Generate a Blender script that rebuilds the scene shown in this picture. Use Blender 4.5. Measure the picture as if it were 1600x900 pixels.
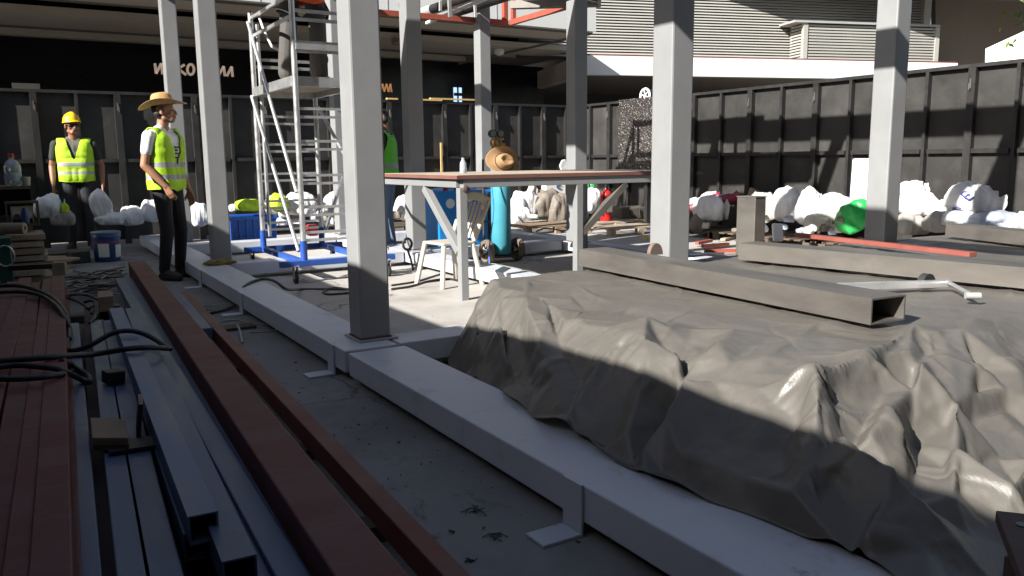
import bpy, bmesh, math, random
import numpy as np
from mathutils import Vector, Matrix, noise, Euler
from mathutils.bvhtree import BVHTree

R = math.radians
SC = bpy.context.scene
for o_ in list(bpy.data.objects):
    bpy.data.objects.remove(o_, do_unlink=True)
COL = SC.collection

# ------------------------------------------------------------------ camera
F_PX, CX, CY, CAM_H = 1270.0, 800.0, 450.0, 1.15
_v1 = np.array([20 - CX, 257 - CY, F_PX]); _v2 = np.array([2875 - CX, 227 - CY, F_PX])
_Y = _v1 / np.linalg.norm(_v1); _X = _v2 - _Y * (_v2 @ _Y); _X /= np.linalg.norm(_X)
_Z = np.cross(_X, _Y)
ROT = np.array([_X, _Y, _Z])
cam_d = bpy.data.cameras.new('camera'); cam = bpy.data.objects.new('camera', cam_d); COL.objects.link(cam)
cam_d.sensor_width = 36.0; cam_d.lens = 36.0 * F_PX / 1600.0; cam_d.clip_start = 0.05; cam_d.clip_end = 500
_r, _u, _b = ROT @ [1, 0, 0], ROT @ [0, -1, 0], ROT @ [0, 0, -1]
cam.matrix_world = Matrix(((_r[0], _u[0], _b[0], 0), (_r[1], _u[1], _b[1], 0), (_r[2], _u[2], _b[2], CAM_H), (0, 0, 0, 1)))
SC.camera = cam

# ------------------------------------------------------------------ light
SUN = Vector((1.0, 0.247, -0.643)).normalized()
w = bpy.data.worlds.new('World'); SC.world = w; w.use_nodes = True
nt = w.node_tree
bg = nt.nodes['Background']; sky = nt.nodes.new('ShaderNodeTexSky'); sky.sky_type = 'NISHITA'
sky.sun_disc = False; sky.sun_elevation = math.asin(-SUN.z); sky.sun_rotation = math.atan2(-SUN.x, -SUN.y)
sky.air_density = 1.0; sky.dust_density = 1.5; sky.ozone_density = 1.0
nt.links.new(sky.outputs[0], bg.inputs[0]); bg.inputs[1].default_value = 0.05
sl = bpy.data.lights.new('sun', 'SUN'); sl.energy = 5.0; sl.angle = R(0.6); sl.color = (1.0, 0.965, 0.905)
so = bpy.data.objects.new('sun', sl); COL.objects.link(so); so.rotation_euler = SUN.to_track_quat('-Z', 'Y').to_euler(); so.location = (-6, -2, 12)
vs = SC.view_settings
SC.display_settings.display_device = 'sRGB'
vs.view_transform = 'Standard'; vs.look = 'None'; vs.gamma = 1.0; vs.use_curve_mapping = False
vs.exposure = 1.35

# ------------------------------------------------------------------ helpers
def ray(px, py):
    return ROT @ np.array([px - CX, py - CY, F_PX])
def G(px, py, z=0.0):                       # sight line met with a level plane
    d = ray(px, py); t = (z - CAM_H) / d[2]; return Vector((d[0] * t, d[1] * t, z))
def GX(px, py, x):
    d = ray(px, py); t = x / d[0]; return Vector((x, d[1] * t, CAM_H + d[2] * t))
def GY(px, py, y):
    d = ray(px, py); t = y / d[1]; return Vector((d[0] * t, y, CAM_H + d[2] * t))

def tag(o, label=None, cat=None, group=None, kind=None):
    if label: o['label'] = label
    if cat: o['category'] = cat
    if group: o['group'] = group
    if kind: o['kind'] = kind
    return o
def thing(name, label, cat, loc=(0, 0, 0), rz=0.0, group=None):
    o = bpy.data.objects.new(name, None); COL.objects.link(o); o.location = loc; o.rotation_euler = (0, 0, rz)
    o.empty_display_size = 0.1
    return tag(o, label, cat, group)
def copy_tree(o, parent=None):
    c = o.copy(); COL.objects.link(c)
    if parent: c.parent = parent
    for ch in list(o.children):
        copy_tree(ch, c)
    return c

class MB:
    def __init__(s):
        s.v = []; s.f = []; s.mi = []; s.cur = 0
    def add(s, vs_, fs_):
        n = len(s.v); s.v.extend([Vector(v) for v in vs_])
        for f in fs_:
            s.f.append(tuple(i + n for i in f)); s.mi.append(s.cur)
        return s
    def box(s, x0, x1, y0, y1, z0, z1):
        return s.add([(x0, y0, z0), (x1, y0, z0), (x1, y1, z0), (x0, y1, z0), (x0, y0, z1), (x1, y0, z1), (x1, y1, z1), (x0, y1, z1)],
                     [(0, 3, 2, 1), (4, 5, 6, 7), (0, 1, 5, 4), (1, 2, 6, 5), (2, 3, 7, 6), (3, 0, 4, 7)])
    def cbox(s, c, size, rot=None):
        M = rot.to_matrix() if rot is not None else Matrix.Identity(3)
        h = Vector(size) / 2; c = Vector(c)
        vs_ = [c + M @ Vector((a * h.x, b * h.y, d * h.z)) for a, b, d in ((-1, -1, -1), (1, -1, -1), (1, 1, -1), (-1, 1, -1), (-1, -1, 1), (1, -1, 1), (1, 1, 1), (-1, 1, 1))]
        return s.add(vs_, [(0, 3, 2, 1), (4, 5, 6, 7), (0, 1, 5, 4), (1, 2, 6, 5), (2, 3, 7, 6), (3, 0, 4, 7)])
    def frame(s, p0, p1, up=(0, 0, 1)):
        d = (Vector(p1) - Vector(p0)).normalized(); up = Vector(up)
        if abs(d.dot(up)) > 0.98: up = Vector((0, 1, 0))
        a = d.cross(up).normalized(); b = a.cross(d).normalized()
        return d, a, b
    def bar(s, p0, p1, wa, wb, up=(0, 0, 1)):     # rectangular bar, wa sideways, wb along up
        p0 = Vector(p0); p1 = Vector(p1); d, a, b = s.frame(p0, p1, up)
        q = [(-1, -1), (1, -1), (1, 1), (-1, 1)]
        vs_ = [p + a * (i * wa / 2) + b * (j * wb / 2) for p in (p0, p1) for i, j in q]
        return s.add(vs_, [(3, 2, 1, 0), (4, 5, 6, 7), (0, 1, 5, 4), (1, 2, 6, 5), (2, 3, 7, 6), (3, 0, 4, 7)])
    def hollow(s, p0, p1, wa, wb, t=0.006, up=(0, 0, 1)):     # open rectangular section
        p0 = Vector(p0); p1 = Vector(p1); d, a, b = s.frame(p0, p1, up)
        q = [(-1, -1), (1, -1), (1, 1), (-1, 1)]
        vs_ = []
        for p in (p0, p1):
            vs_ += [p + a * (i * wa / 2) + b * (j * wb / 2) for i, j in q]
            vs_ += [p + a * (i * (wa / 2 - t)) + b * (j * (wb / 2 - t)) for i, j in q]
        f = []
        for k in range(4):
            n = (k + 1) % 4
            f += [(k, n, n + 8, k + 8), (n + 4, k + 4, k + 12, n + 12), (n, k, k + 4, n + 4), (k + 8, n + 8, n + 12, k + 12)]
        return s.add(vs_, f)
    def cyl(s, p0, p1, r0, r1=None, n=14, caps=True):
        if r1 is None: r1 = r0
        p0 = Vector(p0); p1 = Vector(p1); d, a, b = s.frame(p0, p1)
        vs_ = []
        for p, r in ((p0, r0), (p1, r1)):
            vs_ += [p + a * (r * math.cos(2 * math.pi * i / n)) + b * (r * math.sin(2 * math.pi * i / n)) for i in range(n)]
        f = [(i, (i + 1) % n, (i + 1) % n + n, i + n) for i in range(n)]
        if caps: f += [tuple(range(n - 1, -1, -1)), tuple(range(n, 2 * n))]
        return s.add(vs_, f)
    def tube(s, pts, r, n=8, closed=False):
        pts = [Vector(p) for p in pts]; m = len(pts); rings = []; prev = None
        for i, p in enumerate(pts):
            if closed: t = (pts[(i + 1) % m] - pts[i - 1])
            else: t = (pts[min(i + 1, m - 1)] - pts[max(i - 1, 0)])
            t.normalize()
            if prev is None:
                a = t.orthogonal().normalized()
            else:
                a = (prev - t * prev.dot(t)).normalized()
            prev = a; b = t.cross(a)
            rr = r[i] if hasattr(r, '__len__') else r
            rings.append([p + a * (rr * math.cos(2 * math.pi * k / n)) + b * (rr * math.sin(2 * math.pi * k / n)) for k in range(n)])
        vs_ = [v for g in rings for v in g]; f = []
        for i in range(m if closed else m - 1):
            j = (i + 1) % m
            for k in range(n):
                l = (k + 1) % n
                f.append((i * n + k, i * n + l, j * n + l, j * n + k))
        if not closed: f += [tuple(range(n - 1, -1, -1)), tuple(range((m - 1) * n, m * n))]
        return s.add(vs_, f)
    def lathe(s, c, prof, n=24, axis=None):       # prof [(r, z)]
        c = Vector(c); vs_ = []; f = []
        q = Vector((0, 0, 1)).rotation_difference(Vector(axis)) if axis is not None else None
        for r, z in prof:
            for k in range(n):
                v = Vector((r * math.cos(2 * math.pi * k / n), r * math.sin(2 * math.pi * k / n), z))
                vs_.append(c + (q @ v if q else v))
        for i in range(len(prof) - 1):
            for k in range(n):
                l = (k + 1) % n
                f.append((i * n + k, i * n + l, (i + 1) * n + l, (i + 1) * n + k))
        f += [tuple(range(n - 1, -1, -1)), tuple(range((len(prof) - 1) * n, len(prof) * n))]
        return s.add(vs_, f)
    def ell(s, c, r, n=16, m=10, rot=None):
        c = Vector(c); vs_ = []; f = []
        M = rot.to_matrix() if rot is not None else Matrix.Identity(3)
        for i in range(m + 1):
            th = math.pi * i / m
            for k in range(n):
                ph = 2 * math.pi * k / n
                vs_.append(c + M @ Vector((r[0] * math.sin(th) * math.cos(ph), r[1] * math.sin(th) * math.sin(ph), r[2] * math.cos(th))))
        for i in range(m):
            for k in range(n):
                l = (k + 1) % n
                f.append((i * n + k, (i + 1) * n + k, (i + 1) * n + l, i * n + l))
        return s.add(vs_, f)
    def prism(s, poly, d):                         # planar polygon (3D points) extruded by d
        n = len(poly); d = Vector(d)
        vs_ = [Vector(p) for p in poly] + [Vector(p) + d for p in poly]
        f = [tuple(range(n - 1, -1, -1)), tuple(range(n, 2 * n))] + [(i, (i + 1) % n, (i + 1) % n + n, i + n) for i in range(n)]
        return s.add(vs_, f)

def build(name, mb, mat, parent=None, label=None, cat=None, group=None, kind=None, bevel=0.0, smooth=False, origin=None, local=False, subsurf=0):
    me = bpy.data.meshes.new(name)
    if parent is not None and not local:
        org = parent.get('_org'); org = Vector(org) if org is not None else Vector(parent.location)
    elif origin is not None: org = Vector(origin)
    elif parent is None and mb.v:
        xs = [v.x for v in mb.v]; ys = [v.y for v in mb.v]; zs = [v.z for v in mb.v]
        org = Vector(((min(xs) + max(xs)) / 2, (min(ys) + max(ys)) / 2, min(zs)))
    else: org = Vector((0, 0, 0))
    me.from_pydata([v - org for v in mb.v], [], mb.f)
    bm = bmesh.new(); bm.from_mesh(me)
    bmesh.ops.remove_doubles(bm, verts=bm.verts, dist=1e-6)
    bmesh.ops.recalc_face_normals(bm, faces=bm.faces); bm.to_mesh(me); bm.free()
    mats = mat if isinstance(mat, (list, tuple)) else [mat]
    for m in mats: me.materials.append(m)
    if len(mats) > 1 and len(me.polygons) == len(mb.mi):
        for p, i in zip(me.polygons, mb.mi): p.material_index = i
    if smooth:
        me.polygons.foreach_set('use_smooth', [True] * len(me.polygons))
    o = bpy.data.objects.new(name, me); COL.objects.link(o)
    if parent is not None:
        o.parent = parent
        if parent.type == 'MESH': pass
    else:
        o.location = org
    if parent is not None: o['_org'] = tuple(org)
    elif origin is None or True: o['_org'] = tuple(org)
    if bevel:
        md = o.modifiers.new('bevel', 'BEVEL'); md.width = bevel; md.segments = 2; md.limit_method = 'ANGLE'; md.angle_limit = R(40); md.harden_normals = False
    if subsurf:
        md = o.modifiers.new('sub', 'SUBSURF'); md.levels = subsurf; md.render_levels = subsurf
    if smooth and not subsurf:
        try: me.set_sharp_from_angle(angle=R(50))
        except Exception: pass
    return tag(o, label, cat, group, kind)

# ------------------------------------------------------------------ materials
MATS = {}
def mat(name, col, rough=0.6, metal=0.0, var=0.15, scale=6.0, bump=0.0, bscale=40.0, spec=0.5, col2=None, mask_scale=3.0, mask_lo=0.5, mask_hi=0.7, stretch=None, trans=0.0, coat=0.0, emit=None, rvar=0.1, sub=0.0, spots=None, ovar=0.0, cracks=None):
    if name in MATS: return MATS[name]
    m = bpy.data.materials.new(name); m.use_nodes = True; n = m.node_tree.nodes; l = m.node_tree.links
    b = n['Principled BSDF']
    b.inputs['Roughness'].default_value = rough; b.inputs['Metallic'].default_value = metal
    b.inputs['Specular IOR Level'].default_value = spec
    if trans: b.inputs['Transmission Weight'].default_value = trans
    if coat: b.inputs['Coat Weight'].default_value = coat; b.inputs['Coat Roughness'].default_value = 0.15
    tc = n.new('ShaderNodeTexCoord'); mp = n.new('ShaderNodeMapping')
    if stretch: mp.inputs['Scale'].default_value = stretch
    l.new(tc.outputs['Object'], mp.inputs['Vector'])
    oi = n.new('ShaderNodeObjectInfo')
    va = n.new('ShaderNodeVectorMath'); va.operation = 'SCALE'
    cmb = n.new('ShaderNodeCombineXYZ')
    for i in range(3): l.new(oi.outputs['Random'], cmb.inputs[i])
    l.new(cmb.outputs[0], va.inputs[0]); va.inputs['Scale'].default_value = 37.0
    add = n.new('ShaderNodeVectorMath'); add.operation = 'ADD'
    l.new(mp.outputs[0], add.inputs[0]); l.new(va.outputs[0], add.inputs[1])
    tex = n.new('ShaderNodeTexNoise'); tex.inputs['Scale'].default_value = scale; tex.inputs['Detail'].default_value = 6; tex.inputs['Roughness'].default_value = 0.65
    l.new(add.outputs[0], tex.inputs['Vector'])
    mr = n.new('ShaderNodeMapRange'); mr.inputs['From Min'].default_value = 0.25; mr.inputs['From Max'].default_value = 0.75
    mr.inputs['To Min'].default_value = 1 - var; mr.inputs['To Max'].default_value = 1 + var
    l.new(tex.outputs['Fac'], mr.inputs['Value'])
    base = n.new('ShaderNodeRGB'); base.outputs[0].default_value = (*col, 1)
    src = base.outputs[0]
    if col2 is not None:
        t2 = n.new('ShaderNodeTexNoise'); t2.inputs['Scale'].default_value = mask_scale; t2.inputs['Detail'].default_value = 8; t2.inputs['Roughness'].default_value = 0.7
        l.new(add.outputs[0], t2.inputs['Vector'])
        m2 = n.new('ShaderNodeMapRange'); m2.inputs['From Min'].default_value = mask_lo; m2.inputs['From Max'].default_value = mask_hi
        l.new(t2.outputs['Fac'], m2.inputs['Value'])
        mx = n.new('ShaderNodeMix'); mx.data_type = 'RGBA'
        l.new(m2.outputs[0], mx.inputs['Factor']); l.new(src, mx.inputs[6]); mx.inputs[7].default_value = (*col2, 1)
        src = mx.outputs[2]
    if spots is not None:
        c3, s3, lo3, hi3 = spots
        t3 = n.new('ShaderNodeTexNoise'); t3.inputs['Scale'].default_value = s3; t3.inputs['Detail'].default_value = 9; t3.inputs['Roughness'].default_value = 0.75; t3.inputs['Distortion'].default_value = 0.6
        va3 = n.new('ShaderNodeVectorMath'); va3.operation = 'ADD'; va3.inputs[1].default_value = (17.3, 4.1, 9.7)
        l.new(tc.outputs['Object'], va3.inputs[0]); l.new(va3.outputs[0], t3.inputs['Vector'])
        m3 = n.new('ShaderNodeMapRange'); m3.inputs['From Min'].default_value = lo3; m3.inputs['From Max'].default_value = hi3
        l.new(t3.outputs['Fac'], m3.inputs['Value'])
        x3 = n.new('ShaderNodeMix'); x3.data_type = 'RGBA'
        l.new(m3.outputs[0], x3.inputs['Factor']); l.new(src, x3.inputs[6]); x3.inputs[7].default_value = (*c3, 1)
        src = x3.outputs[2]
    if cracks is not None:
        vt = n.new('ShaderNodeTexVoronoi'); vt.feature = 'DISTANCE_TO_EDGE'; vt.inputs['Scale'].default_value = cracks
        nz = n.new('ShaderNodeTexNoise'); nz.inputs['Scale'].default_value = 2.2; nz.inputs['Detail'].default_value = 8
        l.new(tc.outputs['Object'], nz.inputs['Vector'])
        dm = n.new('ShaderNodeVectorMath'); dm.operation = 'MULTIPLY_ADD'; dm.inputs[1].default_value = (.55, .55, .55)
        l.new(nz.outputs['Color'], dm.inputs[0]); l.new(tc.outputs['Object'], dm.inputs[2]); l.new(dm.outputs[0], vt.inputs['Vector'])
        m4 = n.new('ShaderNodeMapRange'); m4.inputs['From Min'].default_value = 0.0; m4.inputs['From Max'].default_value = 0.006; m4.inputs['To Min'].default_value = .75; m4.inputs['To Max'].default_value = 0
        l.new(vt.outputs['Distance'], m4.inputs['Value'])
        x4 = n.new('ShaderNodeMix'); x4.data_type = 'RGBA'
        l.new(m4.outputs[0], x4.inputs['Factor']); l.new(src, x4.inputs[6]); x4.inputs[7].default_value = (.05, .047, .044, 1); src = x4.outputs[2]
    if ovar:
        mo = n.new('ShaderNodeMapRange'); mo.inputs['To Min'].default_value = 1 - ovar; mo.inputs['To Max'].default_value = 1 + ovar
        l.new(oi.outputs['Random'], mo.inputs['Value'])
        ho = n.new('ShaderNodeVectorMath'); ho.operation = 'SCALE'; l.new(src, ho.inputs[0]); l.new(mo.outputs[0], ho.inputs['Scale']); src = ho.outputs[0]
    hs = n.new('ShaderNodeVectorMath'); hs.operation = 'SCALE'
    l.new(src, hs.inputs[0]); l.new(mr.outputs[0], hs.inputs['Scale'])
    l.new(hs.outputs[0], b.inputs['Base Color'])
    if rvar:
        r2 = n.new('ShaderNodeMapRange'); r2.inputs['From Min'].default_value = 0.3; r2.inputs['From Max'].default_value = 0.7
        r2.inputs['To Min'].default_value = max(0.03, rough - rvar); r2.inputs['To Max'].default_value = min(1, rough + rvar)
        l.new(tex.outputs['Fac'], r2.inputs['Value']); l.new(r2.outputs[0], b.inputs['Roughness'])
    if bump:
        tb = n.new('ShaderNodeTexNoise'); tb.inputs['Scale'].default_value = bscale; tb.inputs['Detail'].default_value = 5
        l.new(add.outputs[0], tb.inputs['Vector'])
        bp = n.new('ShaderNodeBump'); bp.inputs['Strength'].default_value = bump; bp.inputs['Distance'].default_value = 0.01
        l.new(tb.outputs['Fac'], bp.inputs['Height']); l.new(bp.outputs[0], b.inputs['Normal'])
    if emit:
        b.inputs['Emission Color'].default_value = (*emit[0], 1); b.inputs['Emission Strength'].default_value = emit[1]
    MATS[name] = m
    return m

M = dict(
    concrete=mat('concrete', (0.19, 0.185, 0.178), 0.85, var=0.25, scale=1.3, bump=0.25, bscale=60, col2=(0.125, 0.12, 0.115), mask_scale=1.1, mask_lo=0.46, mask_hi=0.66, spots=((0.05, 0.048, 0.046), 2.6, 0.60, 0.72), cracks=.45),
    slab=mat('slab_concrete', (0.36, 0.34, 0.315), 0.85, var=0.16, scale=1.6, bump=0.2, bscale=60, col2=(0.26, 0.24, 0.22), mask_scale=1.3, mask_lo=0.52, mask_hi=0.72, spots=((0.17, 0.155, 0.14), 3.2, 0.60, 0.74), cracks=.4),
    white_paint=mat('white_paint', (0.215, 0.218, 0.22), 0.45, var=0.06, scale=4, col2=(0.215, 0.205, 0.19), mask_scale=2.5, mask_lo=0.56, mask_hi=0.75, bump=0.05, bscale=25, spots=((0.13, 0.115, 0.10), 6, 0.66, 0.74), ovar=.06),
    beam_paint=mat('beam_paint', (0.47, 0.49, 0.54), 0.42, var=0.08, scale=3, col2=(0.34, 0.34, 0.345), mask_scale=5, mask_lo=0.56, mask_hi=0.74, bump=0.06, bscale=25, spots=((0.16, 0.155, 0.15), 5, 0.64, 0.72)),
    grey_paint=mat('grey_paint', (0.30, 0.30, 0.29), 0.5, var=0.1, scale=4),
    red_primer=mat('red_primer', (0.135, 0.030, 0.023), 0.6, var=0.2, scale=5, col2=(0.13, 0.055, 0.045), mask_scale=4, mask_lo=0.45, mask_hi=0.65, bump=0.08),
    red_primer_dusty=mat('red_primer_dusty', (0.130, 0.026, 0.022), 0.65, var=0.22, scale=5, col2=(0.135, 0.042, 0.038), mask_scale=2.2, mask_lo=0.45, mask_hi=0.55, bump=0.1, stretch=(.5, 1.6, .5), spots=((0.06, 0.03, 0.028), 7, 0.6, 0.72), ovar=.2),
    red_bright=mat('red_bright', (0.31, 0.07, 0.045), 0.6, var=0.14, scale=6, bump=0.05),
    blue_steel=mat('blue_steel', (0.078, 0.112, 0.19), 0.45, var=0.18, scale=4, col2=(0.105, 0.125, 0.165), mask_scale=5, mask_lo=0.5, mask_hi=0.7, bump=0.06, stretch=(3, .35, 3), spots=((0.06, 0.065, 0.075), 6, 0.62, 0.72), ovar=.2),
    rust_dark=mat('rust_dark', (0.07, 0.04, 0.032), 0.75, var=0.3, scale=10, bump=0.15),
    raw_steel=mat('raw_steel', (0.15, 0.138, 0.122), 0.5, metal=0.45, var=0.18, scale=3, col2=(0.11, 0.10, 0.092), mask_scale=4, mask_lo=0.45, mask_hi=0.65, bump=0.04, stretch=(1, 0.25, 1)),
    black_steel=mat('black_steel', (0.018, 0.017, 0.017), 0.5, var=0.3, scale=5, col2=(0.05, 0.045, 0.042), mask_scale=14, mask_lo=0.62, mask_hi=0.75, bump=0.08),
    black_panel=mat('black_panel', (0.025, 0.0235, 0.022), 0.6, var=0.4, scale=2.2, col2=(0.045, 0.041, 0.037), mask_scale=2.6, mask_lo=0.5, mask_hi=0.72, bump=0.12, bscale=12, spots=((0.07, 0.062, 0.055), 5, 0.66, 0.78), ovar=.22),
    tarp=mat('tarp', (0.102, 0.094, 0.083), 0.43, var=0.12, scale=3, col2=(0.13, 0.119, 0.104), mask_scale=2.2, mask_lo=0.5, mask_hi=0.7, bump=0.12, bscale=170, spec=0.42, spots=((0.19, 0.175, 0.155), 9, 0.68, 0.8)),
    aluminium=mat('aluminium', (0.62, 0.62, 0.62), 0.34, metal=0.75, var=0.1, scale=9),
    blue_paint=mat('blue_paint', (0.02, 0.075, 0.32), 0.4, var=0.15, scale=8),
    crate_blue=mat('crate_blue', (0.02, 0.11, 0.45), 0.45, var=0.08, scale=4),
    welder_blue=mat('welder_blue', (0.012, 0.22, 0.60), 0.4, var=0.06, scale=4),
    rubber=mat('rubber', (0.02, 0.02, 0.02), 0.7, var=0.2),
    rubber_dusty=mat('rubber_dusty', (0.16, 0.12, 0.095), 0.8, var=0.2),
    cable=mat('cable', (0.018, 0.018, 0.02), 0.5, var=0.2),
    cable_pale=mat('cable_pale', (0.32, 0.30, 0.26), 0.6, var=0.2),
    hose_blue=mat('hose_blue', (0.03, 0.16, 0.55), 0.4),
    teal=mat('teal', (0.055, 0.28, 0.35), 0.5, var=0.10, scale=7, col2=(0.08, 0.25, 0.30), mask_scale=7, mask_lo=0.56, mask_hi=0.68),
    brass=mat('brass', (0.45, 0.27, 0.09), 0.35, metal=0.9, var=0.25, scale=20),
    wood=mat('wood', (0.26, 0.18, 0.115), 0.8, var=0.3, scale=5, stretch=(1, 12, 6), bump=0.12),
    wood_pale=mat('wood_pale', (0.38, 0.31, 0.23), 0.8, var=0.25, scale=5, stretch=(8, 1, 6), bump=0.12),
    wood_dark=mat('wood_dark', (0.095, 0.07, 0.05), 0.85, var=0.3, scale=5, stretch=(8, 1, 6), bump=0.12),
    sack_white=mat('sack_white', (0.66, 0.66, 0.66), 0.55, var=0.08, scale=5, col2=(0.48, 0.46, 0.44), mask_scale=3, mask_lo=0.55, mask_hi=0.75, bump=0.7, bscale=13),
    sack_grey=mat('sack_grey', (0.33, 0.31, 0.285), 0.6, var=0.12, scale=5, bump=0.3, bscale=22),
    sack_dirty=mat('sack_dirty', (0.17, 0.145, 0.12), 0.65, var=0.2, scale=5, bump=0.35, bscale=22),
    sack_green=mat('sack_green', (0.02, 0.36, 0.075), 0.38, var=0.12, scale=5, bump=0.3, bscale=20),
    sack_maroon=mat('sack_maroon', (0.22, 0.018, 0.045), 0.55, var=0.15, scale=5, bump=0.2),
    sack_bluegrey=mat('sack_bluegrey', (0.30, 0.33, 0.40), 0.55, var=0.12, scale=5, bump=0.2),
    ext_red=mat('extinguisher_red', (0.42, 0.015, 0.015), 0.3, var=0.06),
    red_plastic=mat('red_plastic', (0.55, 0.03, 0.02), 0.4),
    plastic_white=mat('plastic_white', (0.46, 0.42, 0.36), 0.4, var=0.05, sub=0.1),
    lime=mat('lime_cloth', (0.42, 0.62, 0.02), 0.7, var=0.12, scale=14, bump=0.4, bscale=30),
    vest=mat('vest_lime', (0.36, 0.60, 0.015), 0.75, var=0.16, scale=14, bump=0.35, bscale=26),
    vest_green=mat('vest_green', (0.13, 0.55, 0.03), 0.65, var=0.08, scale=14, bump=0.35, bscale=26),
    reflect=mat('reflective_strip', (0.30, 0.31, 0.31), 0.4, var=0.1),
    skin=mat('skin', (0.36, 0.175, 0.105), 0.5, var=0.08, scale=12),
    skin_dark=mat('skin_dark', (0.26, 0.12, 0.07), 0.5, var=0.08, scale=12),
    hair=mat('hair', (0.012, 0.01, 0.009), 0.6),
    tee_white=mat('tee_white', (0.68, 0.69, 0.70), 0.8, var=0.06, scale=12, bump=0.3, bscale=22),
    tee_dark=mat('tee_dark', (0.028, 0.03, 0.026), 0.85, var=0.15),
    tee_grey=mat('tee_grey', (0.085, 0.09, 0.07), 0.85, var=0.15),
    pants_black=mat('pants_black', (0.012, 0.012, 0.014), 0.85, var=0.2, bump=0.4, bscale=16),
    pants_grey=mat('pants_grey', (0.075, 0.07, 0.064), 0.85, var=0.15, bump=0.5, bscale=14),
    jeans=mat('jeans', (0.14, 0.19, 0.27), 0.85, var=0.2, bump=0.4, bscale=16),
    jeans_dark=mat('jeans_dark', (0.014, 0.017, 0.022), 0.85, var=0.2, bump=0.4, bscale=16),
    shoe=mat('shoe', (0.03, 0.025, 0.022), 0.6, var=0.2),
    shoe_tan=mat('shoe_tan', (0.22, 0.18, 0.14), 0.7, var=0.2),
    orange=mat('orange', (0.75, 0.10, 0.02), 0.6, var=0.1),
    straw=mat('straw', (0.40, 0.24, 0.095), 0.8, var=0.25, scale=30, bump=0.4, bscale=90),
    felt=mat('felt', (0.30, 0.18, 0.085), 0.85, var=0.1, scale=12),
    helmet=mat('helmet', (0.78, 0.46, 0.008), 0.28, var=0.04),
    glass_black=mat('glass_black', (0.008, 0.008, 0.009), 0.22, var=0.2, scale=0.6, spec=0.35),
    lens=mat('lens', (0.004, 0.004, 0.004), 0.15),
    soffit=mat('soffit', (0.46, 0.40, 0.33), 0.8, var=0.06, scale=1.2),
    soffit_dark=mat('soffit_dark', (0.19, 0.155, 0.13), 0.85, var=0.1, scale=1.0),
    cladding=mat('white_cladding', (0.66, 0.66, 0.64), 0.4, var=0.03, scale=1.0),
    louvre=mat('louvre', (0.34, 0.335, 0.305), 0.5, var=0.05, scale=2),
    louvre_back=mat('louvre_back', (0.05, 0.048, 0.044), 0.9),
    brown_wall=mat('brown_wall', (0.17, 0.14, 0.115), 0.85, var=0.12, scale=0.9, bump=0.05),
    dark_wall=mat('dark_wall', (0.035, 0.033, 0.03), 0.8, var=0.25, scale=0.8),
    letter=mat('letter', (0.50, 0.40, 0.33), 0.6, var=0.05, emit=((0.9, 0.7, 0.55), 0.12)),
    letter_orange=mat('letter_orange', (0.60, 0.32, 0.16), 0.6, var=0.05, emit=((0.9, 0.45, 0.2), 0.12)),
    label_white=mat('label_white', (0.72, 0.72, 0.70), 0.6, var=0.05),
    ink_blue=mat('ink_blue', (0.06, 0.07, 0.28), 0.6, var=0.1),
    plaster=mat('plaster', (0.10, 0.095, 0.09), 0.85, var=0.08, scale=0.8),
    window=mat('window_glass', (0.02, 0.025, 0.03), 0.15, var=0.2),
    leaf=mat('leaf', (0.10, 0.15, 0.02), 0.55, var=0.3, scale=8),
    bark=mat('bark', (0.08, 0.06, 0.045), 0.9, var=0.3, scale=14),
    pet=mat('clear_plastic', (0.55, 0.62, 0.68), 0.15, var=0.02, trans=0.55, rvar=0),
    bucket=mat('bucket_blue', (0.02, 0.06, 0.17), 0.35, var=0.1),
    green_plastic=mat('green_plastic', (0.012, 0.06, 0.04), 0.4),
    cardboard=mat('cardboard', (0.30, 0.23, 0.16), 0.85, var=0.15),
    beige=mat('beige_plastic', (0.35, 0.31, 0.26), 0.6, var=0.15),
    yellow=mat('yellow', (0.7, 0.45, 0.03), 0.6, var=0.1),
    strip_gold=mat('bare_timber', (0.55, 0.36, 0.14), 0.7, var=0.15, scale=9),
    canvas=mat('canvas_bag', (0.105, 0.09, 0.075), 0.85, var=0.15, bump=0.4, bscale=24),
)
# ------------------------------------------------------------------ the setting
mb = MB()
mb.add([(-150, -150, 0), (200, -150, 0), (200, 200, 0), (-150, 200, 0)], [(0, 1, 2, 3)])
build('ground', mb, M['concrete'], kind='structure', origin=(0, 0, 0))
mb = MB(); mb.add([(1.56, 4.1, .004), (9.3, 4.1, .004), (9.3, 12.9, .004), (1.56, 12.9, .004)], [(0, 1, 2, 3)])
build('floor_slab', mb, M['slab'], kind='structure', origin=(0, 0, 0))

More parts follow.
